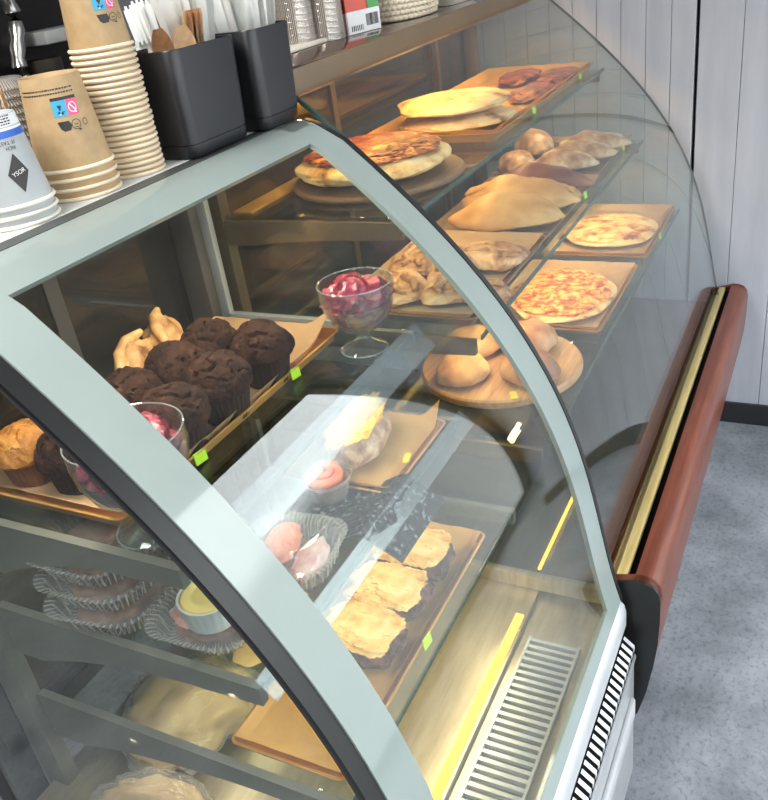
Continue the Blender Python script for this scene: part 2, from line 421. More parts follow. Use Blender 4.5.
# rear sliding doors
for x0, x1, y in ((.50, .90, 1.115), (.86, 1.25, 1.13)):
    bm = B()
    for a, b in ((x0, x0 + .03), (x1 - .03, x1)): box(bm, (a, y - .006, .62), (b, y + .006, zT - .03))
    box(bm, (x0, y - .006, .62), (x1, y + .006, .65)); box(bm, (x0, y - .006, zT - .06), (x1, y + .006, zT - .03))
    d = cpart('rear_door', bm, 'dark_steel', smooth=False)
    cpart('pane', box(B(), (x0 + .03, y - .002, .65), (x1 - .03, y + .002, zT - .06)), 'rear_glass', d, smooth=False)
# shelves with brackets, front lip and price rail
def bracket(bm, x0, x1, zt, yf, yb, dep):
    pts = [(yf, zt), (yb, zt), (yb, zt - dep)]
    for k in range(9):
        t = k / 8; pts.append((yb - .06 - (yb - .06 - yf - .09) * t, zt - dep + (dep - .034) * (1 - (1 - t) ** 2)))
    pts += [(yf, zt - .03)]
    return prism_x(bm, pts, x0, x1)
for zt, yf, nm in ((zS1, .648, 1), (zS2, .575, 2), (zS3, .48, 3)):
    s = cpart('shelf', box(B(), (.56, yf, zt - .008), (1.235, 1.06, zt), .001), 'shelf_glass', smooth=False)
    cpart('shelf_edge', box(B(), (.56, yf - .002, zt - .009), (1.235, yf, zt + .001)), 'glass_edge', s, smooth=False)
    cpart('bracket', bracket(B(), .553, .566, zt + .006, yf - .004, 1.056, .095), 'bracket_grey', s, smooth=False)
    cpart('bracket', bracket(B(), 1.226, 1.238, zt + .004, yf - .004, 1.056, .06), 'bracket_grey', s, smooth=False)
    if nm < 3:
        bm = B(); yb, zb = yf + .004, zt + .012
        w, dz = (.040, .042) if nm == 1 else (.028, .026)
        prism_x(bm, [(yb, zb), (yb - w, zb - dz), (yb - w - .001, zb - dz + .0022), (yb - .001, zb + .0022)], .558, 1.25)
        cpart('price_rail', bm, 'rail_plastic', s, smooth=False)
# deck
bm = B(); box(bm, (XA + .01, .44, zD - .02), (XB - .005, 1.09, zD - .0)); 
dk = cpart('deck', bm, 'steel_deck', smooth=False)
bm = B(); box(bm, (XA + .01, .297, zD - .03), (XB - .005, .44, zD - .012)); cpart('deck_trough', bm, 'steel_deck', dk, smooth=False)
cpart('light_strip', box(B(), (.50, .446, zD - .001), (1.165, .462, zD + .004)), 'led_yellow', dk, smooth=False)
bm = B(); x = .5
while x < 1.115:
    box(bm, (x, .325, zD - .011), (x + .0075, .418, zD - .003)); x += .0165
box(bm, (.49, .322, zD - .010), (1.12, .327, zD - .001)); box(bm, (.49, .416, zD - .010), (1.12, .421, zD - .001))
cpart('air_grille', bm, 'steel_grille', dk, smooth=False)
cpart('grille_slot', box(B(), (.5, .327, zD - .0119), (1.115, .416, zD - .0112)), 'dark_steel', dk, smooth=False)
# lower front: round bar, vent teeth, kick panel
bm = B()
prism_x(bm, [(.292, H - 1.198), (.284, H - 1.2), (.275, H - 1.209), (.271, H - 1.226), (.271, H - 1.262), (.276, H - 1.284), (.292, H - 1.288)], XA, XB + .008); cpart('front_bar', bm, 'white_alu')
vp = cpart('vent_panel', prism_x(B(), [(.30, H - 1.287), (.273, H - 1.287), (.2535, H - 1.307), (.2535, H - 1.33), (.30, H - 1.33)], XA, XB + .002), 'black_void', smooth=False)
bm = B(); x = XA + .004
while x < XB - .006:
    prism_x(bm, [(.273, H - 1.2865), (.2525, H - 1.3055), (.2525, H - 1.318), (.2535, H - 1.318), (.2535, H - 1.307), (.273, H - 1.287)], x, x + .0094); x += .0192
cpart('vent_teeth', bm, 'white_alu', vp, smooth=False)
cpart('vent_trim', box(B(), (XA, .2495, H - 1.342), (XB + .004, .30, H - 1.3305), .003), 'silver', vp)
cpart('kick_panel', box(B(), (XA, .253, .05), (XB + .002, .30, H - 1.343), .003), 'silver')
cpart('kick_trim', box(B(), (XA, .243, H - 1.47), (XB - .03, .2535, H - 1.42), .004), 'white_alu')
cpart('body', box(B(), (XA + .012, .302, .04), (XB - .002, 1.09, zD - .031)), 'dark_steel', smooth=False)

# ------------------------------------------------------------------ second case with the wooden bumper
XC, XD = 1.284, 2.745
bk = thing('bakery_case', 'long curved glass bakery case with reddish wood bumper, shelves of warm lit bread', 'display case', (2.0, .7, 0))
def bpart(name, bm, m, par=None, **k): return obj(name, bm, m, par or bk, world=True, **k)
g = bpart('front_glass', strip(B(), P2, XC, XD, .006), 'front_glass')
bpart('glass_edge', strip(B(), P2, XC - .006, XC, .007), 'glass_edge', g)
e = bpart('end_glass', prism_x(B(), endpoly([(y + .006, z) for y, z in P2], BK, zD), XD - .007, XD - .001), 'front_glass', smooth=False)
bpart('glass_edge', strip(B(), P2, XD, XD + .003, .006), 'glass_edge', e)
# top slab with brown fascia
tb = bpart('top_slab', box(B(), (XC - .01, .86, 1.527), (XD + .06, 1.2, 1.553), .004), 'top_brown')
bpart('fascia', box(B(), (XC - .01, .846, 1.507), (XD - .01, .861, 1.555), .004), 'beam_brown', tb)
bpart('light_strip', box(B(), (XC + .14, .866, 1.517), (XD - .1, .878, 1.5265)), 'led_warm', tb, smooth=False)
# rear doors, posts
for x0, x1, y in ((1.29, 1.86, 1.105), (1.84, 2.50, 1.12), (2.48, 2.74, 1.105)):
    bm = B()
    for a, b in ((x0, x0 + .022), (x1 - .022, x1)): box(bm, (a, y - .007, .9), (b, y + .007, 1.5))
    box(bm, (x0, y - .006, .88), (x1, y + .006, .9)); box(bm, (x0, y - .006, 1.485), (x1, y + .006, 1.5))
    d = bpart('rear_door', bm, 'brown_steel', smooth=False)
    bpart('pane', box(B(), (x0 + .02, y - .002, .9), (x1 - .02, y + .002, 1.49)), 'rear_glass', d, smooth=False)
for x in (1.30, 2.72): bpart('post', box(B(), (x - .015, 1.06, .1), (x + .015, 1.095, 1.5), .003), 'brown_steel')
for zt, yf, dep in ((zA, .66, .05), (zB, .54, .045), (zC, .425, .04)):
    mm = 'shelf_glass' if zt > zC else 'shelf_glass'
    s = bpart('shelf', box(B(), (XC + .012, yf, zt - .008), (XD - .012, 1.06, zt), .001), mm, smooth=False)
    bpart('shelf_edge', box(B(), (XC + .012, yf - .002, zt - .009), (XD - .012, yf, zt + .001)), 'glass_edge', s, smooth=False)
    bpart('bracket', bracket(B(), XC + .004, XC + .016, zt - .008, yf + .01, 1.06, dep), 'brown_steel', s, smooth=False)
    bpart('bracket', bracket(B(), XD - .03, XD - .018, zt - .008, yf + .01, 1.06, dep), 'brown_steel', s, smooth=False)
bpart('back_rail', box(B(), (XC + .02, 1.0, zA + .0005), (XD - .04, 1.045, zA + .006), .001), 'gold_tray')
dk2 = bpart('deck', box(B(), (XC, .33, zD - .03), (XD, 1.09, zD)), 'dark_steel', smooth=False)
bpart('light_strip', box(B(), (XC + .02, .455, zD), (1.62, .461, zD + .005)), 'led_yellow', dk2, smooth=False)
bpart('body', box(B(), (XC + .002, .325, .1), (XD + .05, 1.09, zD - .031)), 'black_void', smooth=False)
# bumper: gold strip, black gap, curved wooden fascia with black core
bpart('gold_strip', box(B(), (XC + .03, .279, zD - .004), (XD + .07, .299, zD + .026), .002), 'gold_strip')
bpart('inner_strip', box(B(), (XC + .002, .300, zD - .03), (XD + .06, .33, zD - .005), .002), 'bumper_wood')
bpart('gap_seal', box(B(), (XC + .03, .258, .44), (XD + .07, .279, zD + .012)), 'black_void', smooth=False)
OUT = [(.312, .545), (.285, .5605), (.262, .567), (.24, .566), (.224, .560), (.214, .546), (.210, .525), (.210, .47), (.213, .41), (.220, .35), (.233, .27), (.250, .20), (.278, .145)]
OUT2 = [p for p in OUT if p[0] <= .262 or p[1] < .5]
inn = [(y, z - .014) if z > .555 else ((y + .009, z - .009) if z > .5 else (y + .014, z)) for y, z in OUT2[::-1]]
bf = bpart('bumper', prism_x(B(), OUT2 + inn, XC + .012, XD + .085), 'bumper_wood')
bpart('bumper_cap', prism_x(B(), [(.312, .544)] + OUT + [(.30, .16), (.312, .2)], XC + .006, XC + .0118), 'black_seal', bf, smooth=False)
bpart('bumper_end', prism_x(B(), [(.325, .548)] + OUT[1:7] + [(.262, .505), (.325, .505)], XC + .012, XC + .03), 'bumper_wood', bf)
bpart('bumper_end', prism_x(B(), [(.325, .548)] + OUT[1:7] + [(.262, .505), (.325, .505)], XD + .071, XD + .086), 'bumper_wood', bf)
bpart('bumper_cap', prism_x(B(), OUT2 + [(.30, .16), (.29, .5)], XD + .0852, XD + .09), 'bumper_wood', bf, smooth=False)

# ------------------------------------------------------------------ trays and their paper
def tray(name, label, cat, x0, x1, y0, y1, z, m, rimh=.018, paper=None, group=None, flare=.015, stickers=(), corner=None):
    cx, cy = (x0 + x1) / 2, (y0 + y1) / 2; w, d = x1 - x0, y1 - y0
    t = thing(name, label, cat, (cx, cy, z), 0, group)
    lo = lambda s, zz, r: [(x, y, zz) for x, y in rrect(w - s, d - s, r)]
    bm = loft(B(), [lo(flare, 0, .008), lo(0, rimh, .012), lo(-.008, rimh, .014), lo(-.008, rimh - .002, .014), lo(.003, rimh - .003, .012), lo(flare + .003, .002, .008)][::1], True, False)
    loft(bm, [lo(flare + .003, .002, .008)], False, True)
    bmesh.ops.remove_doubles(bm, verts=bm.verts, dist=1e-5)
    obj('pan', bm, m, t)
    if paper:
        bm = B(); nx, ny = 26, 18
        V = {}
        for i in range(nx + 1):
            for j in range(ny + 1):
                u, v = i / nx * 2 - 1, j / ny * 2 - 1
                k = max(abs(u), abs(v)); zz = .0035 + (rimh + .004) * max(0, (k - .86) / .14) ** 1.5
                xx, yy = u * (w / 2 - .004), v * (d / 2 - .004)
                zz += .003 * noise.noise(Vector((xx * 30 + x0 * 5, yy * 30, 3))) * (.3 + 1.2 * max(0, k - .6))
                if corner:
                    q = max(0, (u * corner[0] - .72) / .28) * max(0, (v * corner[1] - .6) / .4)
                    zz += corner[2] * q
                V[i, j] = bm.verts.new((xx, yy, zz))
        for i in range(nx):
            for j in range(ny): bm.faces.new((V[i, j], V[i + 1, j], V[i + 1, j + 1], V[i, j + 1]))
        bmesh.ops.solidify(bm, geom=list(bm.faces), thickness=.0006)
        obj('paper_liner', bm, paper, t)
    for sx, m2 in stickers:
        bm = B(); tb_ = bmesh.new()
        box(tb_, (-.013, -.001, -.009), (.013, .001, .009), 0)
        tb_.transform(Matrix.Translation((sx - cx, -d / 2 - .0042, rimh * .62)) @ Matrix.Rotation(.12, 4, 'Y') @ Matrix.Rotation(-.2, 4, 'X'))
        add(bm, tb_); obj('sticker', bm, m2, t, smooth=False)
    return t
tray('muffin_tray', 'brown paper lined tray of dark muffins on the top shelf of the near case', 'tray', .60, 1.19, .775, 1.055, zS1, 'gold_tray', .02, 'paper_liner', stickers=((.765, 'sticker_green'), (1.03, 'sticker_green')), corner=(1, -1, .035))

# muffins
def make_muffin(name, label, cat, loc, seed, mtop='choc', mpaper='choc_paper', s=1.0, group=None):
    t = thing(name, label, cat, loc, 0, group)
    pr = []
    for k in range(9):
        u = k / 8; pr.append((.0325 * s + .0095 * s * u, .052 * s * u))
    bm = B(); bm = lathe(bm, [(0, 0)] + pr + [(.040 * s, .0525 * s), (0, .0525 * s)], 120, lambda a, r, z: r * (1 + .022 * math.cos(30 * a)))
    obj('paper_cup', bm, mpaper, t, angle=80)
    bm = bmesh.new(); bmesh.ops.create_icosphere(bm, subdivisions=5, radius=1)
    o = Vector((seed * 4.7, seed * 2.9, seed))
    for v in bm.verts:
        p = v.co.copy()
        cr = noise.noise(p * 1.9 + o * 3)
        crack = -.16 * math.exp(-(cr / .05) ** 2) * max(0, p.z)
        k = 1 + .09 * noise.noise(p * 2.0 + o) + .025 * noise.noise(p * 6 + o) + .03 * noise.noise(p * 17 + o) + crack
        q = p * k
        if q.z < 0: q.z *= .28
        v.co = Vector((q.x * .0485 * s, q.y * .0485 * s, .050 * s + q.z * .047 * s))
    obj('muffin_top', bm, mtop, t)
    return t
MG = 'chocolate muffins on the lined tray'
for i, (x, y, lab) in enumerate([
    (.80, .925, 'chocolate muffin in the back row, at the near end beside the grey frame'),
    (.90, .915, 'chocolate muffin in the middle of the back row'),
    (.99, .915, 'chocolate muffin in the back row in front of the pale turnover'),
    (.775, .82, 'cracked chocolate muffin in the front row, just behind the near dessert glass'),
    (.88, .815, 'cracked chocolate muffin in the middle of the front row'),
    (1.00, .815, 'chocolate muffin standing alone at the far end of the front row')]):
    make_muffin('chocolate_muffin', lab, 'muffin', (x + .012, y, zS1 + .005), i + 1, s=1.1, group=MG).rotation_euler[2] = i * 1.3
make_muffin('chocolate_muffin', 'chocolate muffin seen below the grey frame, next to the golden muffin', 'muffin', (.668, .915, zS1 + .005), 11, group=MG)
make_muffin('golden_muffin', 'golden brown crumbly muffin at the near end of the tray', 'muffin', (.66, 1.0, zS1 + .005), 12, 'caramel_crumb', 'dark_filling', .95)
def turnover_shape(q, p):
    q.z *= 1 - .35 * abs(p.x); q.y *= 1 - .3 * p.x * p.x
    q.z += .25 * p.x
    return q
for i, (x, y, rz, lab) in enumerate([(.935, 1.03, .35, 'folded pale turnover propped behind the muffins, nearer the frame'), (1.035, 1.045, .9, 'folded pale turnover propped behind the muffins, with its tip up')]):
    t = thing('turnover', lab, 'pastry', (x, y, zS1 + .004), rz, 'turnovers behind the muffins')
    obj('pastry', blob((.066, .036, .066), 20 + i, .16, 2.2, 4, .3, turnover_shape, .06), 'turnover', t)
    obj('fold', tube(B(), [(-.05, .006, .054), (-.02, .012, .074), (.01, .008, .086), (.045, -.004, .088)], [.006, .012, .012, .006], 10), 'turnover', t)

# dessert glasses
def dessert(label, loc, fill, s=1.0):
    t = thing('dessert_glass', label, 'dessert', loc, 0, 'footed dessert glasses')
    outer = [(.0, .0), (.041, .001), (.042, .004), (.036, .009), (.022, .014), (.013, .022), (.012, .030), (.018, .038), (.036, .046), (.052, .062), (.062, .085), (.0655, .108), (.0655, .128)]
    inner = [(.0640, .128), (.064, .108), (.0605, .086), (.050, .064), (.034, .049), (.015, .042), (0, .041)]
    bm = lathe(B(), [(r * s, z * s) for r, z in outer + inner], 56)
    gl_ = obj('glass', bm, 'goblet_glass', t)
    obj('rim', tube(B(), [(.0648 * s * math.cos(2 * PI * k / 56), .0648 * s * math.sin(2 * PI * k / 56), .128 * s) for k in range(56)], .0011, 8, True), 'rim_glass', gl_)
    obj('foot_rim', tube(B(), [(.0415 * s * math.cos(2 * PI * k / 56), .0415 * s * math.sin(2 * PI * k / 56), .003 * s) for k in range(56)], .0013, 8, True), 'rim_glass', gl_)
    bm = lathe(B(), [(r * s, z * s) for r, z in [(0, .0425), (.015, .0435), (.0335, .0505), (.0490, .065), (.0592, .087), (.060, .092), (0, .094)]], 48, lambda a, r, z: r)
    obj('mousse', bm, 'mousse' if fill == 1 else 'cream_berry', t)
    bm = blob((.058 * s, .058 * s, .04 * s), 31 + fill, .12, 2.5, 4, .2, None, .12, 7)
    bm.transform(Matrix.Translation((0, 0, .088 * s))); obj('fruit_cream', bm, 'berry_top', t)
    for k in range(7):
        a = k * 2.4; r = .012 + .0045 * k
        bm = blob((.0085 * s, .008 * s, .007 * s), 40 + k, .12, 2, 3, .8)
        bm.transform(Matrix.Translation((r * math.cos(a) * s, r * math.sin(a) * s, (.117 - .12 * r) * s))); obj('berry', bm, 'berry', t)
    return t
dessert('footed dessert glass with berries at the near end, cut by the grey frame', (.618, .738, zS1 + .001), 1, 1.14)
dessert('footed dessert glass heaped with red berry cream beside the far end of the muffin tray', (1.158, .705, zS1 + .001), 2, 1.0)

# ------------------------------------------------------------------ clear boxes
def clamshell(name, label, cat, loc, rz, w, d, h, food, group=None, lidh=.03, foodh=.75):
    t = thing(name, label, cat, loc, rz, group)
    def loop(s, z, rib=0):
        P = rrect(w - s, d - s, min(w, d) * .28, 14); n = len(P); out = []
        for i, (x, y) in enumerate(P):
            f = 1 - (rib if i % 2 else 0); out.append((x * f, y * f, z))
        return out
    # resample straight sides so that the ribs run all round
    def loop2(s, z, rib=0):
        P = rrect(w - s, d - s, min(w, d) * .28, 8); Q = []
        n = len(P)
        for i in range(n):
            a, b = Vector(P[i]), Vector(P[(i + 1) % n]); L = (b - a).length; k = max(1, int(round(L / .0045)))
            for j in range(k): Q.append(a.lerp(b, j / k))
        tgt = 72; per = sum((Q[(i + 1) % len(Q)] - Q[i]).length for i in range(len(Q)))
        out = []; i = 0; acc = 0
        for k in range(tgt):
            want = per * k / tgt
            while acc + (Q[(i + 1) % len(Q)] - Q[i]).length < want - 1e-9:
                acc += (Q[(i + 1) % len(Q)] - Q[i]).length; i += 1
            l = (Q[(i + 1) % len(Q)] - Q[i]).length
            p = Q[i].lerp(Q[(i + 1) % len(Q)], (want - acc) / l if l else 0)
            f = 1 - (rib if k % 2 else 0); out.append((p.x * f, p.y * f, z))
        return out
    bm = loft(B(), [loop2(.03, 0), loop2(.020, .004, .07), loop2(.004, h * .92, .06), loop2(0, h), loop2(-.012, h + .001), loop2(-.012, h + .003)], True, False)
    obj('base', bm, 'rib_plastic', t, angle=25)
    bm = loft(B(), [loop2(-.013, h + .0035), loop2(0, h + .0045), loop2(.012, h + lidh * .7, .01), loop2(.03, h + lidh), loop2(.04, h + lidh + .001)], False, True)
    obj('lid', bm, 'clear_plastic', t, angle=25)
    for k, (fm, sx, sy, sz, ox, oy, oz, sd) in enumerate(food):
        bm = blob((sx, sy, sz), sd, .1, 2.4, 4, .5, None, .05)
        bm.transform(Matrix.Translation((ox, oy, oz))); obj('filling', bm, fm, t)
    return t
CG = 'clear plastic boxes of sweets on the middle shelf'
for k, lab in enumerate(['lowest of three stacked clear ribbed boxes, dark filling, at the left', 'middle one of three stacked clear ribbed boxes at the left', 'topmost of three stacked clear ribbed boxes, pink through its lid']):
    fm = [('dark_filling', .066, .064, .023, 0, 0, .003, 50 + k)] + ([('pink_cream', .045, .04, .014, -.005, .008, .026, 60)] if k == 2 else [])
    clamshell('clear_box', lab, 'food box', (.632 + .003 * k, .868 + .004 * k, zS2 + .001 + k * .0415), .12 - .05 * k, .165, .165, .036, fm, CG, .0045 if k < 2 else .026)
bx = clamshell('clear_box', 'clear ribbed box of dark dessert under the pale dish', 'food box', (.634, .695, zS2 + .006), .05, .135, .15, .028, [('dark_filling', .05, .055, .02, 0, 0, .003, 70), ('pink_cream', .03, .04, .012, -.01, .02, .02, 71)], CG, .0125)
# wafer board under it
bm = blob((.075, .04, .004), 75, .05, 3, 4, 1); t = obj('wafer', bm, 'wafer'); t.location = (.655, .618, zS2 + .0005); tag(t, 'thin golden wafer sheet under the edge of a clear box', 'wafer')
# ramekin with custard standing on the box
t = thing('ramekin', 'white fluted dish of yellow custard on a clear box', 'dish', (.612, .672, zS2 + .0485))
obj('dish', lathe(B(), [(0, 0), (.036, 0), (.042, .036), (.0425, .0385), (.039, .0385), (.0385, .034), (0, .033)], 96, lambda a, r, z: r * (1 + (.018 * math.cos(24 * a) if .001 < z < .0375 and r > .0355 else 0))), 'foil_white', t, angle=60)
obj('custard', lathe(B(), [(0, .0385), (.02, .0384), (.024, .0375), (.027, .0388), (.036, .0384), (.0385, .0345), (0, .034)], 48), 'custard', t)
clamshell('clear_box', 'clear box holding a salmon coloured pastry, seen through the front glass', 'food box', (.775, .655, zS2 + .003), .15, .125, .145, .042, [('salmon', .046, .026, .024, .008, .018, .018, 80), ('pink_cream', .046, .024, .018, 0, -.03, .006, 81), ('dark_filling', .05, .055, .014, 0, 0, .003, 82)], CG, .024)
# small round tart in a clear cup
t = thing('tart_cup', 'small clear cup with a red rosette tart between the clear box and the slab', 'tart', (.955, .697, zS2 + .003), 0)
obj('cup', lathe(B(), [(0, 0), (.034, 0), (.044, .038), (.046, .039), (.0455, .041), (.043, .040), (.033, .0015), (0, .0014)], 48), 'clear_plastic', t)
bm = B(); obj('tart_base', lathe(B(), [(0, .002), (.032, .002), (.039, .030), (0, .032)], 40), 'dark_filling', t)
pts = []; rr = []
for k in range(60):
    u = k / 59; a = u * 4.2 * PI; r = .032 * (1 - u) + .003; pts.append((r * math.cos(a), r * math.sin(a), .034 + .014 * u)); rr.append(.0095 - .003 * u)
obj('rosette', tube(B(), pts, rr, 10), 'rosette', t)
# dark printed paper lying over the shelf edge
bm = B(); nx, ny = 18, 18; V = {}
for i in range(nx + 1):
    for j in range(ny + 1):
        u, v = i / nx, j / ny; x = .84 + .17 * u; y = .74 - .215 * v; z = zS2 + .0014
        q = max(0, min(1, (.63 - y) / .045)); z += .017 * q * q * (3 - 2 * q)
        if y < .583: z -= (.583 - y) * .95
        z += .0008 * (1 + noise.noise(Vector((x * 25, y * 25, 1))))
        V[i, j] = bm.verts.new((x + .10 * (v - .5) * .6, y, z))
for i in range(nx):
    for j in range(ny): bm.faces.new((V[i, j], V[i + 1, j], V[i + 1, j + 1], V[i, j + 1]))
bmesh.ops.solidify(bm, geom=list(bm.faces), thickness=.0005)
# raise it above the rail so that it drapes over it
t = obj('printed_paper', bm, 'dark_paper'); tag(t, 'dark grey printed paper hanging over the edge of the middle shelf', 'paper')

# slab of pastry on a lined tray
tray('slab_tray', 'paper lined wooden tray under the orange topped slab', 'tray', .975, 1.21, .59, .80, zS2, 'board_wood', .012, 'yellow_liner', stickers=(), corner=(1, -1, .04))
t = thing('pastry_slab', 'orange topped pastry slab on the tray at the far end of the middle shelf', 'pastry', (1.085, .70, zS2 + .005), .1)
obj('layers', blob((.092, .05, .046), 90, .05, 2.5, 4, .6, lambda q, p: Vector((max(-.85, min(.85, q.x)), max(-.85, min(.85, q.y)), q.z)), .06), 'flaky', t)
bm = blob((.085, .042, .02), 91, .15, 3, 4, .4, None, .2, 8); bm.transform(Matrix.Translation((.004, .006, .056))); obj('topping', bm, 'orange_top', t)
bm = B(); obox(bm, (.03, .012, .001), Matrix.Translation((1.07, .603, zS2 + .0175)) @ Matrix.Rotation(.3, 4, 'Z')); o = obj('price_sticker', bm, 'sticker_yellow'); tag(o, 'small yellow sticker in front of the orange topped slab', 'sticker')

# tray of crumble squares on the lowest shelf
tray('cake_tray', 'orange paper lined tray of three crumble cake squares', 'tray', .585, 1.135, .50, .685, zS3, 'gold_tray', .016, 'yellow_liner', stickers=((.86, 'sticker_green'),))
def square_shape(q, p):
    e = 5
    n = (abs(p.x) ** e + abs(p.y) ** e) ** (1 / e) + 1e-6; m = math.sqrt(p.x * p.x + p.y * p.y) + 1e-6
    k = m / n
    return Vector((q.x * min(k, 1.4) * .9, q.y * min(k, 1.4) * .9, q.z))
KG = 'crumble topped cake squares'
for i, (x, y, lab) in enumerate([(.815, .582, 'crumble topped cake square nearest the grey frame, dark berries at its cut side'), (.918, .586, 'crumble topped cake square, the middle of three'), (1.025, .586, 'crumble topped cake square at the far end of its tray')]):
    t = thing('crumble_cake', lab, 'cake', (x, y, zS3 + .004), .04 * (i - 1), KG)
    bm = blob((.053, .070, .026), 100 + i, .08, 2.5, 4, .9, square_shape, .10, 9); obj('berry_layer', bm, 'blueberry', t)
    bm = blob((.054, .068, .014), 110 + i, .07, 2.5, 5, .6, square_shape, .14, 11); bm.transform(Matrix.Translation((.001, .006, .038))); obj('crumble', bm, 'crumble', t)
# bread in bags on the deck
for i, (x, y, sx, sy, lab) in enumerate([(.72, .93, .115, .11, 'pale bread in a clear bag on the case floor, seen between the lower brackets'), (.545, .86, .04, .09, 'pale bread in a clear bag on the case floor at the lower border')]):
    t = thing('bagged_bread', lab, 'bread', (x, y, zD + .004), .2 * i, 'bagged bread on the case floor')
    obj('bread', blob((sx, sy, .05), 120 + i, .14, 2, 5, .4, None, .09, 5), 'bag_bread', t)
    bm = blob((sx + .008, sy + .008, .058), 120 + i, .15, 2, 5, .4, None, .12, 6); obj('bag', bm, 'bag_plastic', t)

# ------------------------------------------------------------------ bakery case goods
def board_round(label, x, y, z, r, h, m):
    bm = lathe(B(), [(0, 0), (r - .004, 0), (r, .004), (r, h - .004), (r - .004, h), (0, h)], 72)
    o = obj('wooden_board', bm, m); o.location = (x, y, z); tag(o, label, 'board'); return o
board_round('round dark wooden board under the browned cheese bread', 1.545, .84, zA + .001, .18, .012, 'board_dark')
t = thing('cheese_bread', 'thick round bread with browned red cheese top on the dark board', 'bread', (1.54, .843, zA + .0135), .3)
obj('crust', blob((.162, .162, .032), 130, .04, 1.8, 5, .8, None, .02, 7), 'flat_pale', t)
bm = blob((.134, .134, .016), 131, .05, 2, 5, .3, None, .10, 12); bm.transform(Matrix.Translation((0, 0, .043))); obj('cheese', bm, 'cheese_top', t)
tray('bread_tray', 'yellow paper lined tray of flatbreads and dark pastries on the top shelf', 'tray', 1.83, 2.70, .685, 1.02, zA, 'gold_tray', .02, 'yellow_liner', stickers=((2.10, 'sticker_green'), (2.54, 'sticker_green')))
FG = 'stacked pair of flatbreads on the top shelf'
for k, lab in enumerate(['lower of the two stacked pale flatbreads on the top shelf', 'upper flatbread of the stacked pair, with a burnt spot']):
    t = obj('flatbread', blob((.135, .142, .022), 140 + k, .05, 1.6, 5, .8, None, .03, 7), 'flat_pale')
    t.location = (1.985 + .006 * k, .842 + .006 * k, zA + .006 + .036 * k); t.rotation_euler = (0, 0, .4 * k); tag(t, lab, 'bread', FG)
DG = 'dark red pastries on the top shelf'
for k, (x, y, rz, lab) in enumerate([(2.33, .755, .15, 'dark red long pastry next to the stacked flatbreads'), (2.56, .75, .1, 'dark red long pastry at the far end of the top shelf, in front'), (2.58, .875, .1, 'dark red long pastry at the far end of the top shelf, behind')]):
    t = obj('dark_pastry', blob((.125, .06, .013), 150 + k, .1, 2.4, 4, .5, None, .14, 9), 'dark_pastry'); t.location = (x, y, zA + .006); t.rotation_euler = (0, 0, rz); tag(t, lab, 'pastry', DG)
# middle shelf: puff pastries, calzones, rolls
tray('puff_tray', 'steel tray of folded puff pastries on the middle bread shelf', 'tray', 1.325, 1.79, .565, .87, zB, 'steel_tray', .018, 'paper_liner', group='trays on the middle bread shelf', stickers=((1.44, 'sticker_green'),))
tray('calzone_tray', 'steel tray of golden folded breads on the middle bread shelf', 'tray', 1.81, 2.285, .565, .87, zB, 'steel_tray', .018, None, group='trays on the middle bread shelf', stickers=((2.12, 'sticker_green'),))
tray('roll_tray', 'steel tray of dusted rolls at the far end of the middle bread shelf', 'tray', 2.305, 2.73, .575, .88, zB, 'steel_tray', .018, None, group='trays on the middle bread shelf', stickers=((2.6, 'sticker_green'),))
def puff(label, x, y, rz, seed, sx=.084, sy=.068, h=.026):
    t = thing('puff_pastry', label, 'pastry', (x, y, zB + .006), rz, 'folded puff pastries')
    obj('pastry', blob((sx, sy, h), seed, .06, 2.2, 4, .4, square_shape, .06, 7), 'puff', t)
    for s in (-1, 1):
        pts = [(sx * (-.8 + 1.6 * k / 8), s * sy * (.25 + .1 * math.sin(k * 1.7 + seed)), h * 1.25 + .004 * math.sin(k + seed)) for k in range(9)]
        obj('fold', tube(B(), pts, [.004] + [.009] * 7 + [.004], 8), 'puff', t)
    return t
puff('folded puff pastry at the back of its tray, near end', 1.60, .80, .2, 160)
puff('dark crusted puff pastry at the back of its tray, far end', 1.64, .64, 1.4, 161, .08, .07)
puff('folded puff pastry at the left, behind the dessert glass', 1.445, .775, .8, 162)
puff('folded puff pastry in the middle of its tray front', 1.465, .665, .3, 163)
puff('folded puff pastry beside the grey frame edge', 1.45, .60, 1.1, 164, .07, .05)
puff('folded puff pastry between the two far ones and the frame', 1.56, .70, .5, 165, .06, .055, .034)
def long_shape(q, p):
    q.y += .12 * math.sin(p.x * 2.2); q.z *= (1 - .45 * p.x * p.x) * (1 + .1 * math.sin(p.x * 7)); q.y *= 1 - .25 * p.x * p.x
    return q
def loaf(name, label, cat, x, y, z, rz, sx, sy, h, m, seed, group, crimp=False, amp=.05):
    t = thing(name, label, cat, (x, y, z), rz, group)
    obj('crust', blob((sx, sy, h), seed, amp, 1.8, 4, .3, long_shape, .03, 8), m, t)
    if crimp:
        pts = [(sx * (-.9 + 1.8 * k / 14), sy * (.12 * math.sin((-.9 + 1.8 * k / 14) * 2.2)), h * (1.15 - .55 * (-.9 + 1.8 * k / 14) ** 2) ) for k in range(15)]
        obj('crimped_seam', tube(B(), pts, [.003 if k in (0, 14) else .0085 + .003 * (k % 2) for k in range(15)], 8), m, t)
    return t
LG = 'long golden folded breads'
loaf('folded_bread', 'golden crescent shaped folded bread at the front of its tray', 'bread', 1.87, .69, zB + .006, PI / 2 + .15, .142, .066, .066, 'calzone', 170, LG)
loaf('folded_bread', 'golden folded bread with crimped top, second in its tray', 'bread', 2.0, .70, zB + .006, PI / 2 + .05, .152, .064, .066, 'calzone', 171, LG, True)
loaf('folded_bread', 'dark brown glazed long bread behind the golden ones', 'bread', 2.165, .70, zB + .006, PI / 2, .15, .056, .056, 'brown_roll', 172, None)
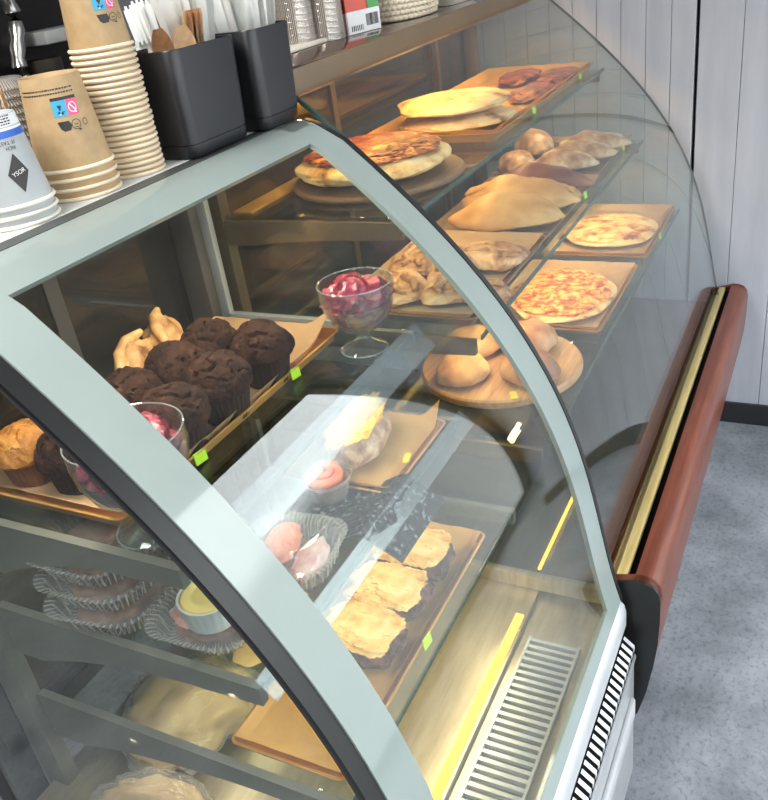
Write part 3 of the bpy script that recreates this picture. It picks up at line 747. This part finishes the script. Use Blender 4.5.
loaf('folded_bread', 'small golden end of bread peeping out under the dark glazed one', 'bread', 2.09, .615, zB + .006, PI / 2, .05, .03, .03, 'calzone', 173, LG)
RG = 'flour dusted rolls'
for k, (x, y, rz, sx, sy, h, lab) in enumerate([
    (2.37, .825, .3, .075, .055, .045, 'flour dusted oval roll at the near left of its tray'),
    (2.56, .835, .5, .075, .058, .055, 'flour dusted oval roll at the far left of its tray'),
    (2.37, .69, PI / 2 + .1, .10, .05, .044, 'flour dusted long roll at the near right of its tray'),
    (2.475, .67, PI / 2 + .05, .11, .05, .044, 'flour dusted long roll in the middle of its tray'),
    (2.60, .66, PI / 2, .11, .05, .042, 'flour dusted long roll at the far right of its tray')]):
    loaf('dusted_roll', lab, 'bread roll', x, y, zB + .006, rz, sx, sy, h, 'dusted_roll', 180 + k, RG)
# lowest bread shelf: buns on a board, two trays of flat pizza
board_round('round pale wooden board with four buns on the lowest bread shelf', 1.57, .612, zC + .001, .178, .02, 'board_wood')
BG = 'round buns on the wooden board'
for k, (x, y, r, m, lab) in enumerate([(1.475, .665, .062, 'bun', 'golden bun on the board, at the left in front'), (1.51, .525, .066, 'bun_dark', 'floury bun on the board, behind the grey frame in front'),
                                       (1.605, .69, .066, 'bun', 'golden bun on the board, at the left behind'), (1.645, .57, .068, 'bun_dark', 'dark bun on the board, at the right behind')]):
    t = thing('bun', lab, 'bun', (x, y, zC + .0225), k, BG)
    obj('crumb', blob((r, r * .92, r * .68), 190 + k, .06, 1.8, 4, .35, None, .03, 8), m, t)
bm = B(); obox(bm, (.03, .014, .001), Matrix.Translation((1.43, .535, zC + .0225)) @ Matrix.Rotation(.5, 4, 'Z')); o = obj('price_sticker', bm, 'sticker_yellow'); tag(o, 'small yellow sticker on the rim of the bun board', 'sticker')
tray('pizza_tray', 'paper lined tray of cheese pizza, second of the lowest bread shelf', 'tray', 1.775, 2.20, .445, .74, zC, 'gold_tray', .014, 'paper_liner')
tray('flatbread_tray', 'paper lined tray of spotted flatbread at the far end of the lowest shelf', 'tray', 2.265, 2.715, .435, .73, zC, 'gold_tray', .014, 'paper_liner', stickers=((2.45, 'sticker_green'),))
t = thing('cheese_pizza', 'round flat pizza covered in orange cheese on its tray', 'pizza', (1.965, .587, zC + .0065), .2)
obj('crust', blob((.17, .132, .014), 200, .05, 1.7, 5, .7, None, .03, 7), 'flat_pale', t)
bm = blob((.152, .116, .008), 201, .05, 2, 5, .4, None, .14, 12); bm.transform(Matrix.Translation((0, 0, .0155))); obj('cheese', bm, 'pizza_top', t)
t = thing('spotted_flatbread', 'oval flatbread with browned spots at the far end', 'bread', (2.47, .58, zC + .0065), .2)
obj('crust', blob((.15, .138, .014), 202, .05, 1.7, 5, .7, None, .03, 7), 'flat_pale', t)
bm = blob((.13, .12, .008), 203, .05, 2, 5, .4, None, .1, 10); bm.transform(Matrix.Translation((0, 0, .0145))); obj('topping', bm, 'flat_spot', t)

# ------------------------------------------------------------------ things on the counter
def cone_patch(bm, pts2, r_at, base_ang, lift=.0004):
    """flat outline in (arc length, height) laid on the cup wall"""
    def put(P):
        bm.faces.new([bm.verts.new(((r_at(z) + lift) * math.cos(base_ang + s / r_at(z)), (r_at(z) + lift) * math.sin(base_ang + s / r_at(z)), z)) for s, z in P])
    s0, s1 = min(p[0] for p in pts2), max(p[0] for p in pts2)
    n = max(1, int((s1 - s0) / .0022))
    def cut(P, c, keep):
        out = []
        for i in range(len(P)):
            a, b = P[i], P[(i + 1) % len(P)]
            ia, ib = (a[0] - c) * keep >= -1e-9, (b[0] - c) * keep >= -1e-9
            if ia: out.append(a)
            if ia != ib:
                t = (c - a[0]) / (b[0] - a[0]); out.append((c, a[1] + t * (b[1] - a[1])))
        return out
    for k in range(n):
        P = cut(cut(list(pts2), s0 + (s1 - s0) * k / n, 1), s0 + (s1 - s0) * (k + 1) / n, -1)
        if len(P) > 2: put(P)
_cone = cone_patch
def patch_rect(bm, s0, s1, z0, z1, r_at, ang, n=6, lift=.0004):
    for k in range(n):
        a, b = s0 + (s1 - s0) * k / n, s0 + (s1 - s0) * (k + 1) / n
        cone_patch(bm, [(a, z0), (b, z0), (b, z1), (a, z1)], r_at, ang, lift)
def text_on(bm, txt, size, s, z, r_at, ang, flip=False, lift=.0007, rotz=0):
    cu = bpy.data.curves.new('t', 'FONT'); cu.body = txt; cu.size = size; cu.align_x = 'CENTER'; cu.align_y = 'CENTER'
    o = bpy.data.objects.new('t', cu); COL.objects.link(o)
    me = o.to_mesh(); t = bmesh.new(); t.from_mesh(me); o.to_mesh_clear()
    bpy.data.objects.remove(o); bpy.data.curves.remove(cu)
    for v in t.verts:
        x, y = v.co.x, v.co.y
        if flip: x, y = -x, -y
        c_, s_ = math.cos(rotz), math.sin(rotz); x, y = x * c_ - y * s_, x * s_ + y * c_
        zz = z + y; r = r_at(zz) + lift; a = ang + (s + x) / r_at(zz); v.co = Vector((r * math.cos(a), r * math.sin(a), zz))
    add(bm, t)
def cup(name, label, rr, rb, h, m, mr, loc, group):
    """paper cup standing on its rim"""
    t = thing(name, label, 'paper cup', loc, 0, group)
    bm = lathe(B(), [(rr - .002, .002), (rr - .001, .006), (rb, h), (rb - .0015, h), (rb - .003, h - .006), (0, h - .006)], 56); obj('body', bm, m, t)
    pts = [((rr) * math.cos(2 * PI * k / 56), (rr) * math.sin(2 * PI * k / 56), .0026) for k in range(56)]
    obj('rim', tube(B(), pts, .0026, 8, True), mr, t)
    return t
def kraft_print(t, rr, rb, h, ang, drop=0):
    G = 1.3
    def cone_patch(bm, pts, r_at, a, lift=.0004): _cone(bm, [(s * G, (.107 * h / .117) - drop + (z - .1 * h / .117) * G) for s, z in pts], r_at, a, lift)
    def patch_rect(bm, s0, s1, z0, z1, r_at, a, n=6, lift=.0004): cone_patch(bm, [(s0, z0), (s1, z0), (s1, z1), (s0, z1)], r_at, a, lift)
    r_at = lambda z: rr - .001 + (rb - rr + .001) * (z - .006) / (h - .006)
    k = h / .117
    bm = B()
    for row in range(2):
        s = -.032
        while s < .022:
            w = rnd.uniform(.0008, .003); patch_rect(bm, s, min(s + w, .024), (.0955 - .0036 * row) * k, (.0955 - .0036 * row + .0013) * k, r_at, ang, 1); s += w + .0007
    obj('printed_text', bm, 'black_print', t, smooth=False); bm = B()
    patch_rect(bm, -.002, .023, .0855 * k, .0885 * k, r_at, ang, 6)
    obj('printed_header', bm, 'black_print', t, smooth=False); bm = B()
    # waste symbol: dark rounded flag, cup outline and hand mark
    pts = [(-.001, .066 * k), (.010, .066 * k), (.012, .0615 * k), (.010, .057 * k), (.004, .0565 * k), (.001, .059 * k)]
    cone_patch(bm, pts, r_at, ang)
    for c0, z0, ra, rb_ in ((.0165, .0615, .0048, .005), (.0265, .062, .0028, .0034)):
        n = 20
        for q in range(n):
            a0, a1 = 2 * PI * q / n, 2 * PI * (q + 1) / n
            cone_patch(bm, [(c0 + ra * math.cos(a0), (z0 + rb_ * math.sin(a0)) * k), (c0 + ra * math.cos(a1), (z0 + rb_ * math.sin(a1)) * k), (c0 + (ra - .0007) * math.cos(a1), (z0 + (rb_ - .0007) * math.sin(a1)) * k), (c0 + (ra - .0007) * math.cos(a0), (z0 + (rb_ - .0007) * math.sin(a0)) * k)], r_at, ang)
    patch_rect(bm, .0145, .0185, .0585 * k, .0592 * k, r_at, ang, 2); patch_rect(bm, .0145, .0185, .0612 * k, .0619 * k, r_at, ang, 2)
    patch_rect(bm, .0178, .0205, .0553 * k, .0568 * k, r_at, ang, 2)
    o1 = obj('printed_logo', bm, 'black_print', t, smooth=False)
    bm = B(); patch_rect(bm, -.002, .0115, .0705 * k, .0855 * k, r_at, ang, 4); obj('blue_square', bm, 'cyan_print', t, smooth=False)
    bm = B(); patch_rect(bm, .0115, .023, .0705 * k, .0855 * k, r_at, ang, 4); obj('pink_square', bm, 'pink_print', t, smooth=False)
    bm = B()
    for (a, b, c, d) in ((.003, .0065, .079, .081), (.004, .0055, .0765, .079), (.0025, .0042, .073, .0755), (.0055, .0075, .0725, .0745), (.0065, .009, .0745, .0752)): patch_rect(bm, a, b, c * k, d * k, r_at, ang, 2, .0008)
    obj('printed_logo', bm, 'black_print', t, smooth=False)
    bm = B(); n = 18
    for q in range(n):
        a0, a1 = 2 * PI * q / n, 2 * PI * (q + 1) / n; c0, z0 = .0172, .0778
        cone_patch(bm, [(c0 + .0042 * math.cos(a0), (z0 + .005 * math.sin(a0)) * k), (c0 + .0042 * math.cos(a1), (z0 + .005 * math.sin(a1)) * k), (c0 + .0034 * math.cos(a1), (z0 + .0042 * math.sin(a1)) * k), (c0 + .0034 * math.cos(a0), (z0 + .0042 * math.sin(a0)) * k)], r_at, ang, .0008)
    cone_patch(bm, [(.0142, .0812 * k), (.0150, .0818 * k), (.0204, .0745 * k), (.0196, .0738 * k)], r_at, ang, .0008)
    patch_rect(bm, .0185, .0205, .0722 * k, .0735 * k, r_at, ang, 2, .0008); patch_rect(bm, .003, .005, .0722 * k, .0730 * k, r_at, ang, 2, .0009)
    obj('logo_lines', bm, 'white_print', t, smooth=False)
zc = zT + .0003
GB = 'short stack of upturned kraft paper cups'
bx_, by_ = .836, .917
rr1, rb1, h1 = .0505, .0385, .117
first = cup('paper_cup', 'bottom cup of the short kraft stack, only its rim showing', rr1, rb1, h1, 'kraft_paper', 'rim_paper', (bx_, by_, zc), GB)
for k, lab in ((1, 'second cup from the bottom of the short kraft stack'), (2, 'third cup from the bottom of the short kraft stack')): dup(first, (bx_, by_, zc + .0125 * k), (0, 0, k), lab)
topc = dup(first, (bx_, by_, zc + .0375), (0, 0, 0), 'topmost cup of the short kraft stack, printed blue and pink squares')
ang = math.atan2(-by_, -bx_)
kraft_print(topc, rr1, rb1, h1, ang - .12)
GT = 'tall stack of upturned kraft paper cups'
tx, ty = .937, .912; rr2, rb2, h2 = .0425, .0335, .104
first = cup('paper_cup', 'bottom cup of the tall kraft stack', rr2, rb2, h2, 'kraft_paper', 'rim_paper', (tx, ty, zc), GT)
for k in range(1, 22): dup(first, (tx + .0006 * math.sin(k * 2.1), ty + .0006 * math.cos(k * 1.7), zc + .0077 * k), (0, 0, k * 1.1), 'rim of a kraft cup nested within the tall stack')
topc = dup(first, (tx, ty, zc + .0077 * 22), (0, 0, 0), 'topmost cup of the tall kraft stack, printed blue and pink')
kraft_print(topc, rr2, rb2, h2, math.atan2(-ty, -tx) + .16, .013)
GG = 'stack of upturned grey paper cups'
gx, gy = .716, .916; rr3, rb3, h3 = .052, .037, .106
first = cup('grey_paper_cup', 'bottom cup of the grey stack, only its rim showing', rr3, rb3, h3, 'grey_cup_paper', 'grey_rim_paper', (gx, gy, zc), GG)
dup(first, (gx, gy, zc + .0115), (0, 0, 1), 'second cup of the grey stack, only its rim showing')
tg = dup(first, (gx, gy, zc + .023), (0, 0, 0), 'topmost grey cup with blue band and black diamond')
r3 = lambda z: rr3 - .001 + (rb3 - rr3 + .001) * (z - .006) / (h3 - .006)
ga = math.atan2(-gy, -gx)
bm = B(); patch_rect(bm, -.09, .09, .0805, .0885, r3, ga, 40); obj('blue_band', bm, 'blue_print', tg, smooth=False)
bm = B(); patch_rect(bm, -.09, .09, .0885, .0915, r3, ga, 40); patch_rect(bm, -.09, .09, .0925, .1055, r3, ga, 40); 
obj('white_band', bm, 'white_print', tg, smooth=False)
bm = B()
cone_patch(bm, [(.006, .040), (.0195, .017), (.033, .040), (.0195, .063)], r3, ga)
obj('diamond_logo', bm, 'black_print', tg, smooth=False); bm = B()
text_on(bm, 'IT TASTES', .0062, .014, .0755, r3, ga, True); text_on(bm, 'RICH', .0058, .020, .0690, r3, ga, True)
obj('printed_text', bm, 'black_print', tg, smooth=False); bm = B()
for row in range(4):
    s = -.03
    while s < .03:
        w = rnd.uniform(.0015, .0045); patch_rect(bm, s, s + w, .0945 + .0030 * row, .0960 + .0030 * row, r3, ga, 1, .0008); s += w + .001
obj('printed_text', bm, 'black_print', tg, smooth=False); bm = B()
for (c0, z0) in ((-.016, .022), (-.0205, .029), (-.025, .036)):
    cone_patch(bm, [(c0 - .005, z0), (c0, z0 - .005), (c0 + .005, z0), (c0, z0 + .005)], r3, ga)
obj('printed_logo', bm, 'black_print', tg, smooth=False)
bm = B(); text_on(bm, 'YSOR', .0070, .0195, .0405, r3, ga, False, .001, .25)
obj('diamond_lettering', bm, 'white_print', tg, smooth=False); bm = B()
for (c0, z0) in ((-.016, .022), (-.0205, .029), (-.025, .036)): cone_patch(bm, [(c0 - .0033, z0), (c0, z0 - .0033), (c0 + .0033, z0), (c0, z0 + .0033)], r3, ga, .0009)
obj('logo_lines', bm, 'white_print', tg, smooth=False)
# clear lids stacked behind the grey cups
LGp = 'clear cup lids stacked behind the grey cups'
def lid(label, loc):
    t = obj('cup_lid', lathe(B(), [(0, .012), (.030, .012), (.034, .010), (.040, .003), (.0445, .0), (.046, .002), (.041, .006), (.0355, .0125), (.031, .0145), (0, .0145)], 40), 'rib_plastic'); t.location = loc; return tag(t, label, 'lid', LGp)
l0 = lid('clear cup lid, lowest of the stack behind the grey cups', (.905, 1.1, zT + .05)); l0.location.z = zT + .001
for k in range(1, 13): dup(l0, (.905, 1.1, zT + .001 + .011 * k), None, 'clear cup lid on top of the stack behind the grey cups' if k == 12 else 'clear cup lid within the stack behind the grey cups')
# wooden stirrers leaning between the cups
for k in range(4):
    t = obj('wooden_stirrer', box(B(), (-.0025, -.0008, 0), (.0025, .0008, .155), .0006, 1), 'cutlery_wood')
    t.location = (.838 + .006 * k, 1.01 + .004 * k, zT + .0008); t.rotation_euler = (.08, -.20 - .02 * k, .3); tag(t, 'thin wooden stirrer leaning behind the gap of grey and kraft cups', 'stirrer', 'stirrers between the cups')

# black cutlery holders
def holder(label, x0, x1, y0, y1, h):
    cx, cy = (x0 + x1) / 2, (y0 + y1) / 2
    t = thing('cutlery_holder', label, 'cutlery holder', (cx, cy, zT + .0003), 0, 'black cutlery holders')
    def lo(s, z): return [(x, y, z) for x, y in rrect(x1 - x0 + s, y1 - y0 + s, .018, 8)]
    bm = loft(B(), [lo(-.012, 0), lo(-.006, .003), lo(-.004, .02), lo(-.007, .0205), lo(-.007, .0215), lo(-.003, .022), lo(.006, h - .002), lo(.004, h), lo(.0, h - .001), lo(-.012, .03), lo(-.02, .006)], True, True)
    obj('tub', bm, 'black_plastic', t, angle=50)
    return t
holder('black plastic cutlery holder with wooden spoons, beside the tall cup stack', 0.994, 1.148, .842, .94, .153)
holder('black plastic cutlery holder with white cutlery only, at the frame corner', 1.168, 1.282, .826, .922, .154)
def utensil(kind, m, L=.185):
    bm = B(); n = 22
    def hw(u):
        if kind == 'knife': return .0062 + .0042 * max(0, (u - .55) / .45) ** .6 if u < .97 else .005
        if u < .62: return .0045 + .0015 * (1 - u)
        v = (u - .62) / .38
        return .0045 + .0125 * math.sin(PI * min(1, v * .93 + .04)) ** .8
    A = []; th = .0011
    for i in range(n + 1):
        u = i / n; w = hw(u); z = L * u; bow = .006 * math.sin(PI * u) + (.006 * math.sin(PI * max(0, (u - .62) / .38)) if kind != 'knife' else 0)
        A.append([bm.verts.new((-w, bow, z)), bm.verts.new((-w * .4, bow + .0015, z)), bm.verts.new((w * .4, bow + .0015, z)), bm.verts.new((w, bow, z))])
    for i in range(n):
        for k in range(3):
            if kind == 'fork' and i >= n - 5 and k == 1: pass
            bm.faces.new((A[i][k], A[i][k + 1], A[i + 1][k + 1], A[i + 1][k]))
    if kind == 'fork':
        # drop the head and grow four tines instead
        dl = [v for row in A[n - 3:] for v in row]; bmesh.ops.delete(bm, geom=dl, context='VERTS')
        zt_ = L * (n - 4) / n
        for k in range(4):
            x = -.0105 + .007 * k
            box(bm, (x - .0019, .0045, zt_ - .003), (x + .0019, .0058, L + .012))
    bmesh.ops.solidify(bm, geom=list(bm.faces), thickness=th) if kind != 'fork' else bmesh.ops.solidify(bm, geom=[f for f in bm.faces if len(f.verts) == 4 and f.calc_area() > 0 and f.calc_center_median().z < zt_], thickness=th)
    return obj(kind, bm, m)
def place_cutlery(src, name, cat, group, spots, labels):
    for k, (x, y, z, rx, ry, rz) in enumerate(spots):
        o = src if k == 0 else dup(src)
        o.name = name; o.location = (x, y, z); o.rotation_euler = (rx, ry, rz); tag(o, labels[min(k, len(labels) - 1)], cat, group)
zb = zT + .012
FACE = -.86
q = random.Random(3)
sp = utensil('spoon', 'cutlery_wood', .168)
place_cutlery(sp, 'wooden_spoon', 'spoon', 'wooden spoons in the first black holder', [(1.038, .880, zb, .0, -.06, FACE), (1.056, .868, zb, .05, .02, FACE), (1.022, .905, zb - .012, -.02, -.26, FACE + .9), (1.019, .910, zb - .012, -.02, -.31, FACE + .9), (1.018, .915, zb - .012, -.02, -.36, FACE + 1.0), (1.085, .87, zb, .05, .05, FACE + 1.2), (1.092, .874, zb, .05, .07, FACE + 1.3)],
              ['light wooden spoon with round bowl at the rim of the first black holder', 'tan wooden spoon beside the light one in the first black holder', 'wooden spoon leaning towards the tall cup stack', 'wooden spoon leaning towards the tall cup stack', 'wooden spoon leaning towards the tall cup stack', 'wooden spoon turned edge on in the middle of the first black holder'])
fk = utensil('fork', 'cutlery_white', .2)
place_cutlery(fk, 'white_fork', 'fork', 'white plastic forks in the first black holder', [(1.05 + .006 * k, .905 + .003 * (k % 3), zb - .01 + .004 * (k % 3), -.10, -.16 + .03 * k, FACE + q.uniform(-.3, .3)) for k in range(12)], ['white plastic fork leaning back in the first black holder'])
wk = utensil('knife', 'cutlery_wood', .185)
place_cutlery(wk, 'wooden_knife', 'knife', 'wooden knives in the first black holder', [(1.070 + .006 * k, .866, zb, .03, .0 + .02 * k, FACE + .8 + .1 * k) for k in range(5)], ['flat wooden knife among the cutlery in the first black holder'])
kn = utensil('knife', 'cutlery_white', .215)
place_cutlery(kn, 'white_knife', 'knife', 'white plastic knives in the first black holder', [(1.092 + .005 * (k % 6), .880 + .010 * (k // 6), zb, .02 - .03 * (k // 6), -.14 + .05 * (k % 6), FACE + q.uniform(-.5, .5)) for k in range(12)], ['broad white plastic knife leaning in the first black holder'])
k2 = dup(kn); k2.name = 'white_knife'
place_cutlery(k2, 'white_knife', 'knife', 'white plastic cutlery in the second black holder', [(1.192 + .009 * (k % 8), .855 + .014 * (k // 8), zb - .01, -.03 + .02 * (k % 3), -.12 + .035 * (k % 8), FACE + q.uniform(-.6, .6)) for k in range(24)], ['white plastic knife standing in the second black holder'])

# things on top of the bakery case
zt2 = 1.5535
CGp = 'stacked clear plastic cups on the bakery case'
def ccup(loc, label):
    t = obj('clear_cup', lathe(B(), [(.040, 0), (.042, .002), (.041, .005), (.032, .10), (.029, .10), (0, .099), (0, .098), (.030, .098), (.039, .004), (.040, 0)], 44), 'rib_plastic'); t.location = loc; return tag(t, label, 'plastic cup', CGp)
c0 = ccup((1.71, 1.01, zt2), 'lowest clear plastic cup of the stack before the red box')
for k in range(1, 9): dup(c0, (1.71, 1.01, zt2 + .012 * k), None, 'clear plastic cup nested in the stack before the red box')
c1 = dup(c0, (1.645, 1.045, zt2), None, 'lowest clear plastic cup of the stack behind the second holder')
for k in range(1, 9): dup(c0, (1.645, 1.045, zt2 + .012 * k), None, 'clear plastic cup nested in the stack behind the second holder')
o = obj('foam_plate', box(B(), (1.50, .99, zt2), (1.70, 1.1, zt2 + .008), .003), 'foam_white'); 
o.location.z = 0; tag(o, 'white flat foam plate behind the second black holder', 'plate')
t = thing('tea_box', 'red and green carton with white barcode label on the bakery case', 'box', (1.805, 1.0, zt2 + .0002), -.25)
obj('carton', box(B(), (-.055, -.04, .045), (.055, .04, .19)), 'box_red', t, smooth=False)
obj('carton_foot', box(B(), (-.055, -.04, 0), (.055, .04, .045)), 'box_pale', t, smooth=False)
obj('coral_side', box(B(), (-.054, -.0412, .045), (.014, -.04, .19)), 'box_coral', t, smooth=False)
obj('green_side', box(B(), (.018, -.0412, .045), (.0548, -.04, .19)), 'box_green', t, smooth=False)
lb = obj('barcode_label', box(B(), (-.052, -.0414, .001), (.0552, -.04, .046)), 'white_print', t, smooth=False)
bm = B()
for k in range(16): box(bm, (.008 + .0026 * k, -.042, .012), (.008 + .0026 * k + rnd.uniform(.0006, .0017), -.0414, .036))
for k in range(7): box(bm, (-.042 + .006 * k, -.042, .006), (-.042 + .006 * k + rnd.uniform(.001, .003), -.0414, .017))
obj('barcode', bm, 'black_print', lb, smooth=False)
# woven white basket
t = thing('woven_basket', 'white woven basket beside the red and green carton', 'basket', (2.045, .985, zt2), 0)
bm = B(); nA = 44
for row in range(7):
    for k in range(nA):
        a = 2 * PI * (k + .5 * (row % 2)) / nA; u = row / 6
        rx_, ry_ = .12 + .02 * u, .075 + .015 * u
        tb_ = bmesh.new(); bmesh.ops.create_icosphere(tb_, subdivisions=1, radius=1)
        tb_.transform(Matrix.Translation((rx_ * math.cos(a), ry_ * math.sin(a), .008 + .012 * row)) @ Matrix.Rotation(a + PI / 2, 4, 'Z') @ Matrix.Diagonal((.0095, .0045, .0066, 1))); add(bm, tb_)
obj('weave', bm, 'basket_white', t)
obj('floor_panel', loft(B(), [[(.112 * math.cos(2 * PI * k / 32), .07 * math.sin(2 * PI * k / 32), z) for k in range(32)] for z in (.001, .006)]), 'basket_white', t)
o = obj('foam_tray', loft(B(), [[(x, y, z) for x, y in rrect(.2 + s, .14 + s, .03)] for s, z in ((-.03, 0), (0, .03), (.006, .03), (.004, .034), (-.01, .034), (-.036, .006))]), 'foam_white'); o.location = (2.32, .98, zt2 + .0002); tag(o, 'shallow white foam tray beyond the woven basket', 'tray')

# dark staff side: counter and machine
t = thing('back_counter', 'dark counter along the staff wall', 'counter', (2.0, 2.4, 0))
obj('cabinet', box(B(), (-1.6, -.25, 0), (.85, .6, 1.1), .004), 'machine_black', t); obj('worktop', box(B(), (-1.6, -.28, 1.1), (.85, .6, 1.14), .004), 'dark_steel', t)
t = thing('coffee_machine', 'black coffee machine with steel pipe in the dim back, behind the cups', 'coffee machine', (2.0, 2.42, 1.1405))
obj('housing', box(B(), (-.32, -.05, 0), (.32, .25, .62), .02), 'machine_black', t)
obj('cup_deck', box(B(), (.06, -.2, .44), (.32, -.05, .48), .006), 'foil_white', t)
obj('brew_head', lathe(B(), [(0, .30), (.05, .30), (.06, .34), (.06, .40), (0, .40)], 32), 'dark_steel', t, loc=(.08, -.13, 0))
obj('drip_tray', box(B(), (-.3, -.24, 0), (.3, -.05, .05), .006), 'dark_steel', t)
pts = [(-.02 + .02 * math.sin(k * .5), -.16 - .0 * k, .62 - .025 * k) for k in range(18)]
obj('steam_pipe', tube(B(), pts, [.02 + .006 * (k % 2) for k in range(18)], 12), 'steel_bright', t)

# ------------------------------------------------------------------ light
def area(name, loc, rot, sx, sy, power, col, spread=180):
    l = bpy.data.lights.new(name, 'AREA'); l.shape = 'RECTANGLE'; l.size = sx; l.size_y = sy; l.energy = power; l.color = col; l.spread = math.radians(spread)
    o = bpy.data.objects.new(name, l); COL.objects.link(o); o.location = loc; o.rotation_euler = rot
    return o
def portal(name, loc, rot, sx, sy):
    o = area(name, loc, rot, sx, sy, 1, (1, 1, 1)); o.data.cycles.is_portal = True; return o
portal('window_portal', ((WX0 + WX1) / 2, YW - .1, (WZ0 + WZ1) / 2), (PI / 2, 0, PI), WX1 - WX0, WZ1 - WZ0)
WARM = (1, .68, .30)
area('case_lamp', (2.0, .88, 1.512), (0, 0, 0), 1.3, .015, 5, (1, .58, .18))
area('shelf_lamp', (2.0, .80, zA - .012), (0, 0, 0), 1.4, .012, 3.2, WARM)
area('shelf_lamp', (2.0, .62, zB - .012), (0, 0, 0), 1.4, .012, 4.4, WARM)
area('cake_fill', (.86, .86, 1.445), (-.3, 0, 0), .72, .02, 5, (1, .88, .70))  # added fill light, no fitting here; brightens the inside of the cake case
area('deck_fill', (.86, .50, zS3 - .02), (0, 0, 0), .66, .008, 2.2, (1, .78, .42))  # added under the lowest shelf to spread warm yellow light over the deck
area('cake_fill', (.86, .62, zS2 - .02), (0, 0, 0), .66, .008, .55, (1, .86, .6))  # added fill under the middle shelf, makes the crumble squares brighter
area('ceiling_lamp', (-.3, 1.0, 2.98), (0, 0, 0), 1.3, .7, 85, (1, .97, .93))
area('case_floor_fill', (.80, .86, zS3 - .02), (0, 0, 0), .5, .01, .6, (1, .86, .62))  # invisible extra source, added to lift the bagged bread out of shadow

w = bpy.data.worlds.new('World'); sc.world = w; w.use_nodes = True
nt = w.node_tree; nt.nodes.clear()
out = nd(nt, 'ShaderNodeOutputWorld'); bg = nd(nt, 'ShaderNodeBackground'); nt.links.new(bg.outputs[0], out.inputs[0])
tc = nd(nt, 'ShaderNodeTexCoord'); sx = nd(nt, 'ShaderNodeSeparateXYZ'); nt.links.new(tc.outputs['Generated'], sx.inputs[0])
cr = nd(nt, 'ShaderNodeValToRGB'); e = cr.color_ramp.elements
mr = nd(nt, 'ShaderNodeMapRange'); mr.inputs[1].default_value = -1; mr.inputs[2].default_value = 1
nt.links.new(sx.outputs['Z'], mr.inputs[0]); nt.links.new(mr.outputs[0], cr.inputs[0])
e[0].position = .35; e[0].color = (.36, .36, .36, 1); e[1].position = .665; e[1].color = (1.6, 1.63, 1.66, 1)
x_ = e.new(.49); x_.color = (.42, .425, .43, 1)
x_ = e.new(.635); x_.color = (.42, .425, .43, 1)
nt.links.new(cr.outputs[0], bg.inputs[0]); bg.inputs[1].default_value = 5.2

# ------------------------------------------------------------------ camera
RM = ((0.43892782, -0.88845278, -0.13414184), (-0.48426548, -0.10815917, -0.86820996), (0.75685488, 0.44604176, -0.47772108))
cd = bpy.data.cameras.new('Camera'); cam = bpy.data.objects.new('Camera', cd); COL.objects.link(cam)
cd.sensor_fit = 'HORIZONTAL'; cd.sensor_width = 36; cd.lens = 839.887 * 36 / 768; cd.clip_start = .01
r, u, b = Vector(RM[0]), -Vector(RM[1]), -Vector(RM[2])
m = Matrix((r, u, b)).transposed().to_4x4(); m.translation = (0, 0, H)
cam.matrix_world = m
sc.camera = cam
sc.view_settings.view_transform = 'Standard'; sc.view_settings.look = 'None'; sc.view_settings.gamma = 1
sc.view_settings.use_curve_mapping = False
sc.view_settings.exposure = 0
cy = sc.cycles
cy.max_bounces = 10; cy.transparent_max_bounces = 40; cy.diffuse_bounces = 4; cy.glossy_bounces = 5; cy.transmission_bounces = 6
cy.sample_clamp_indirect = 6; cy.use_denoising = True
cy.caustics_reflective = False; cy.caustics_refractive = False
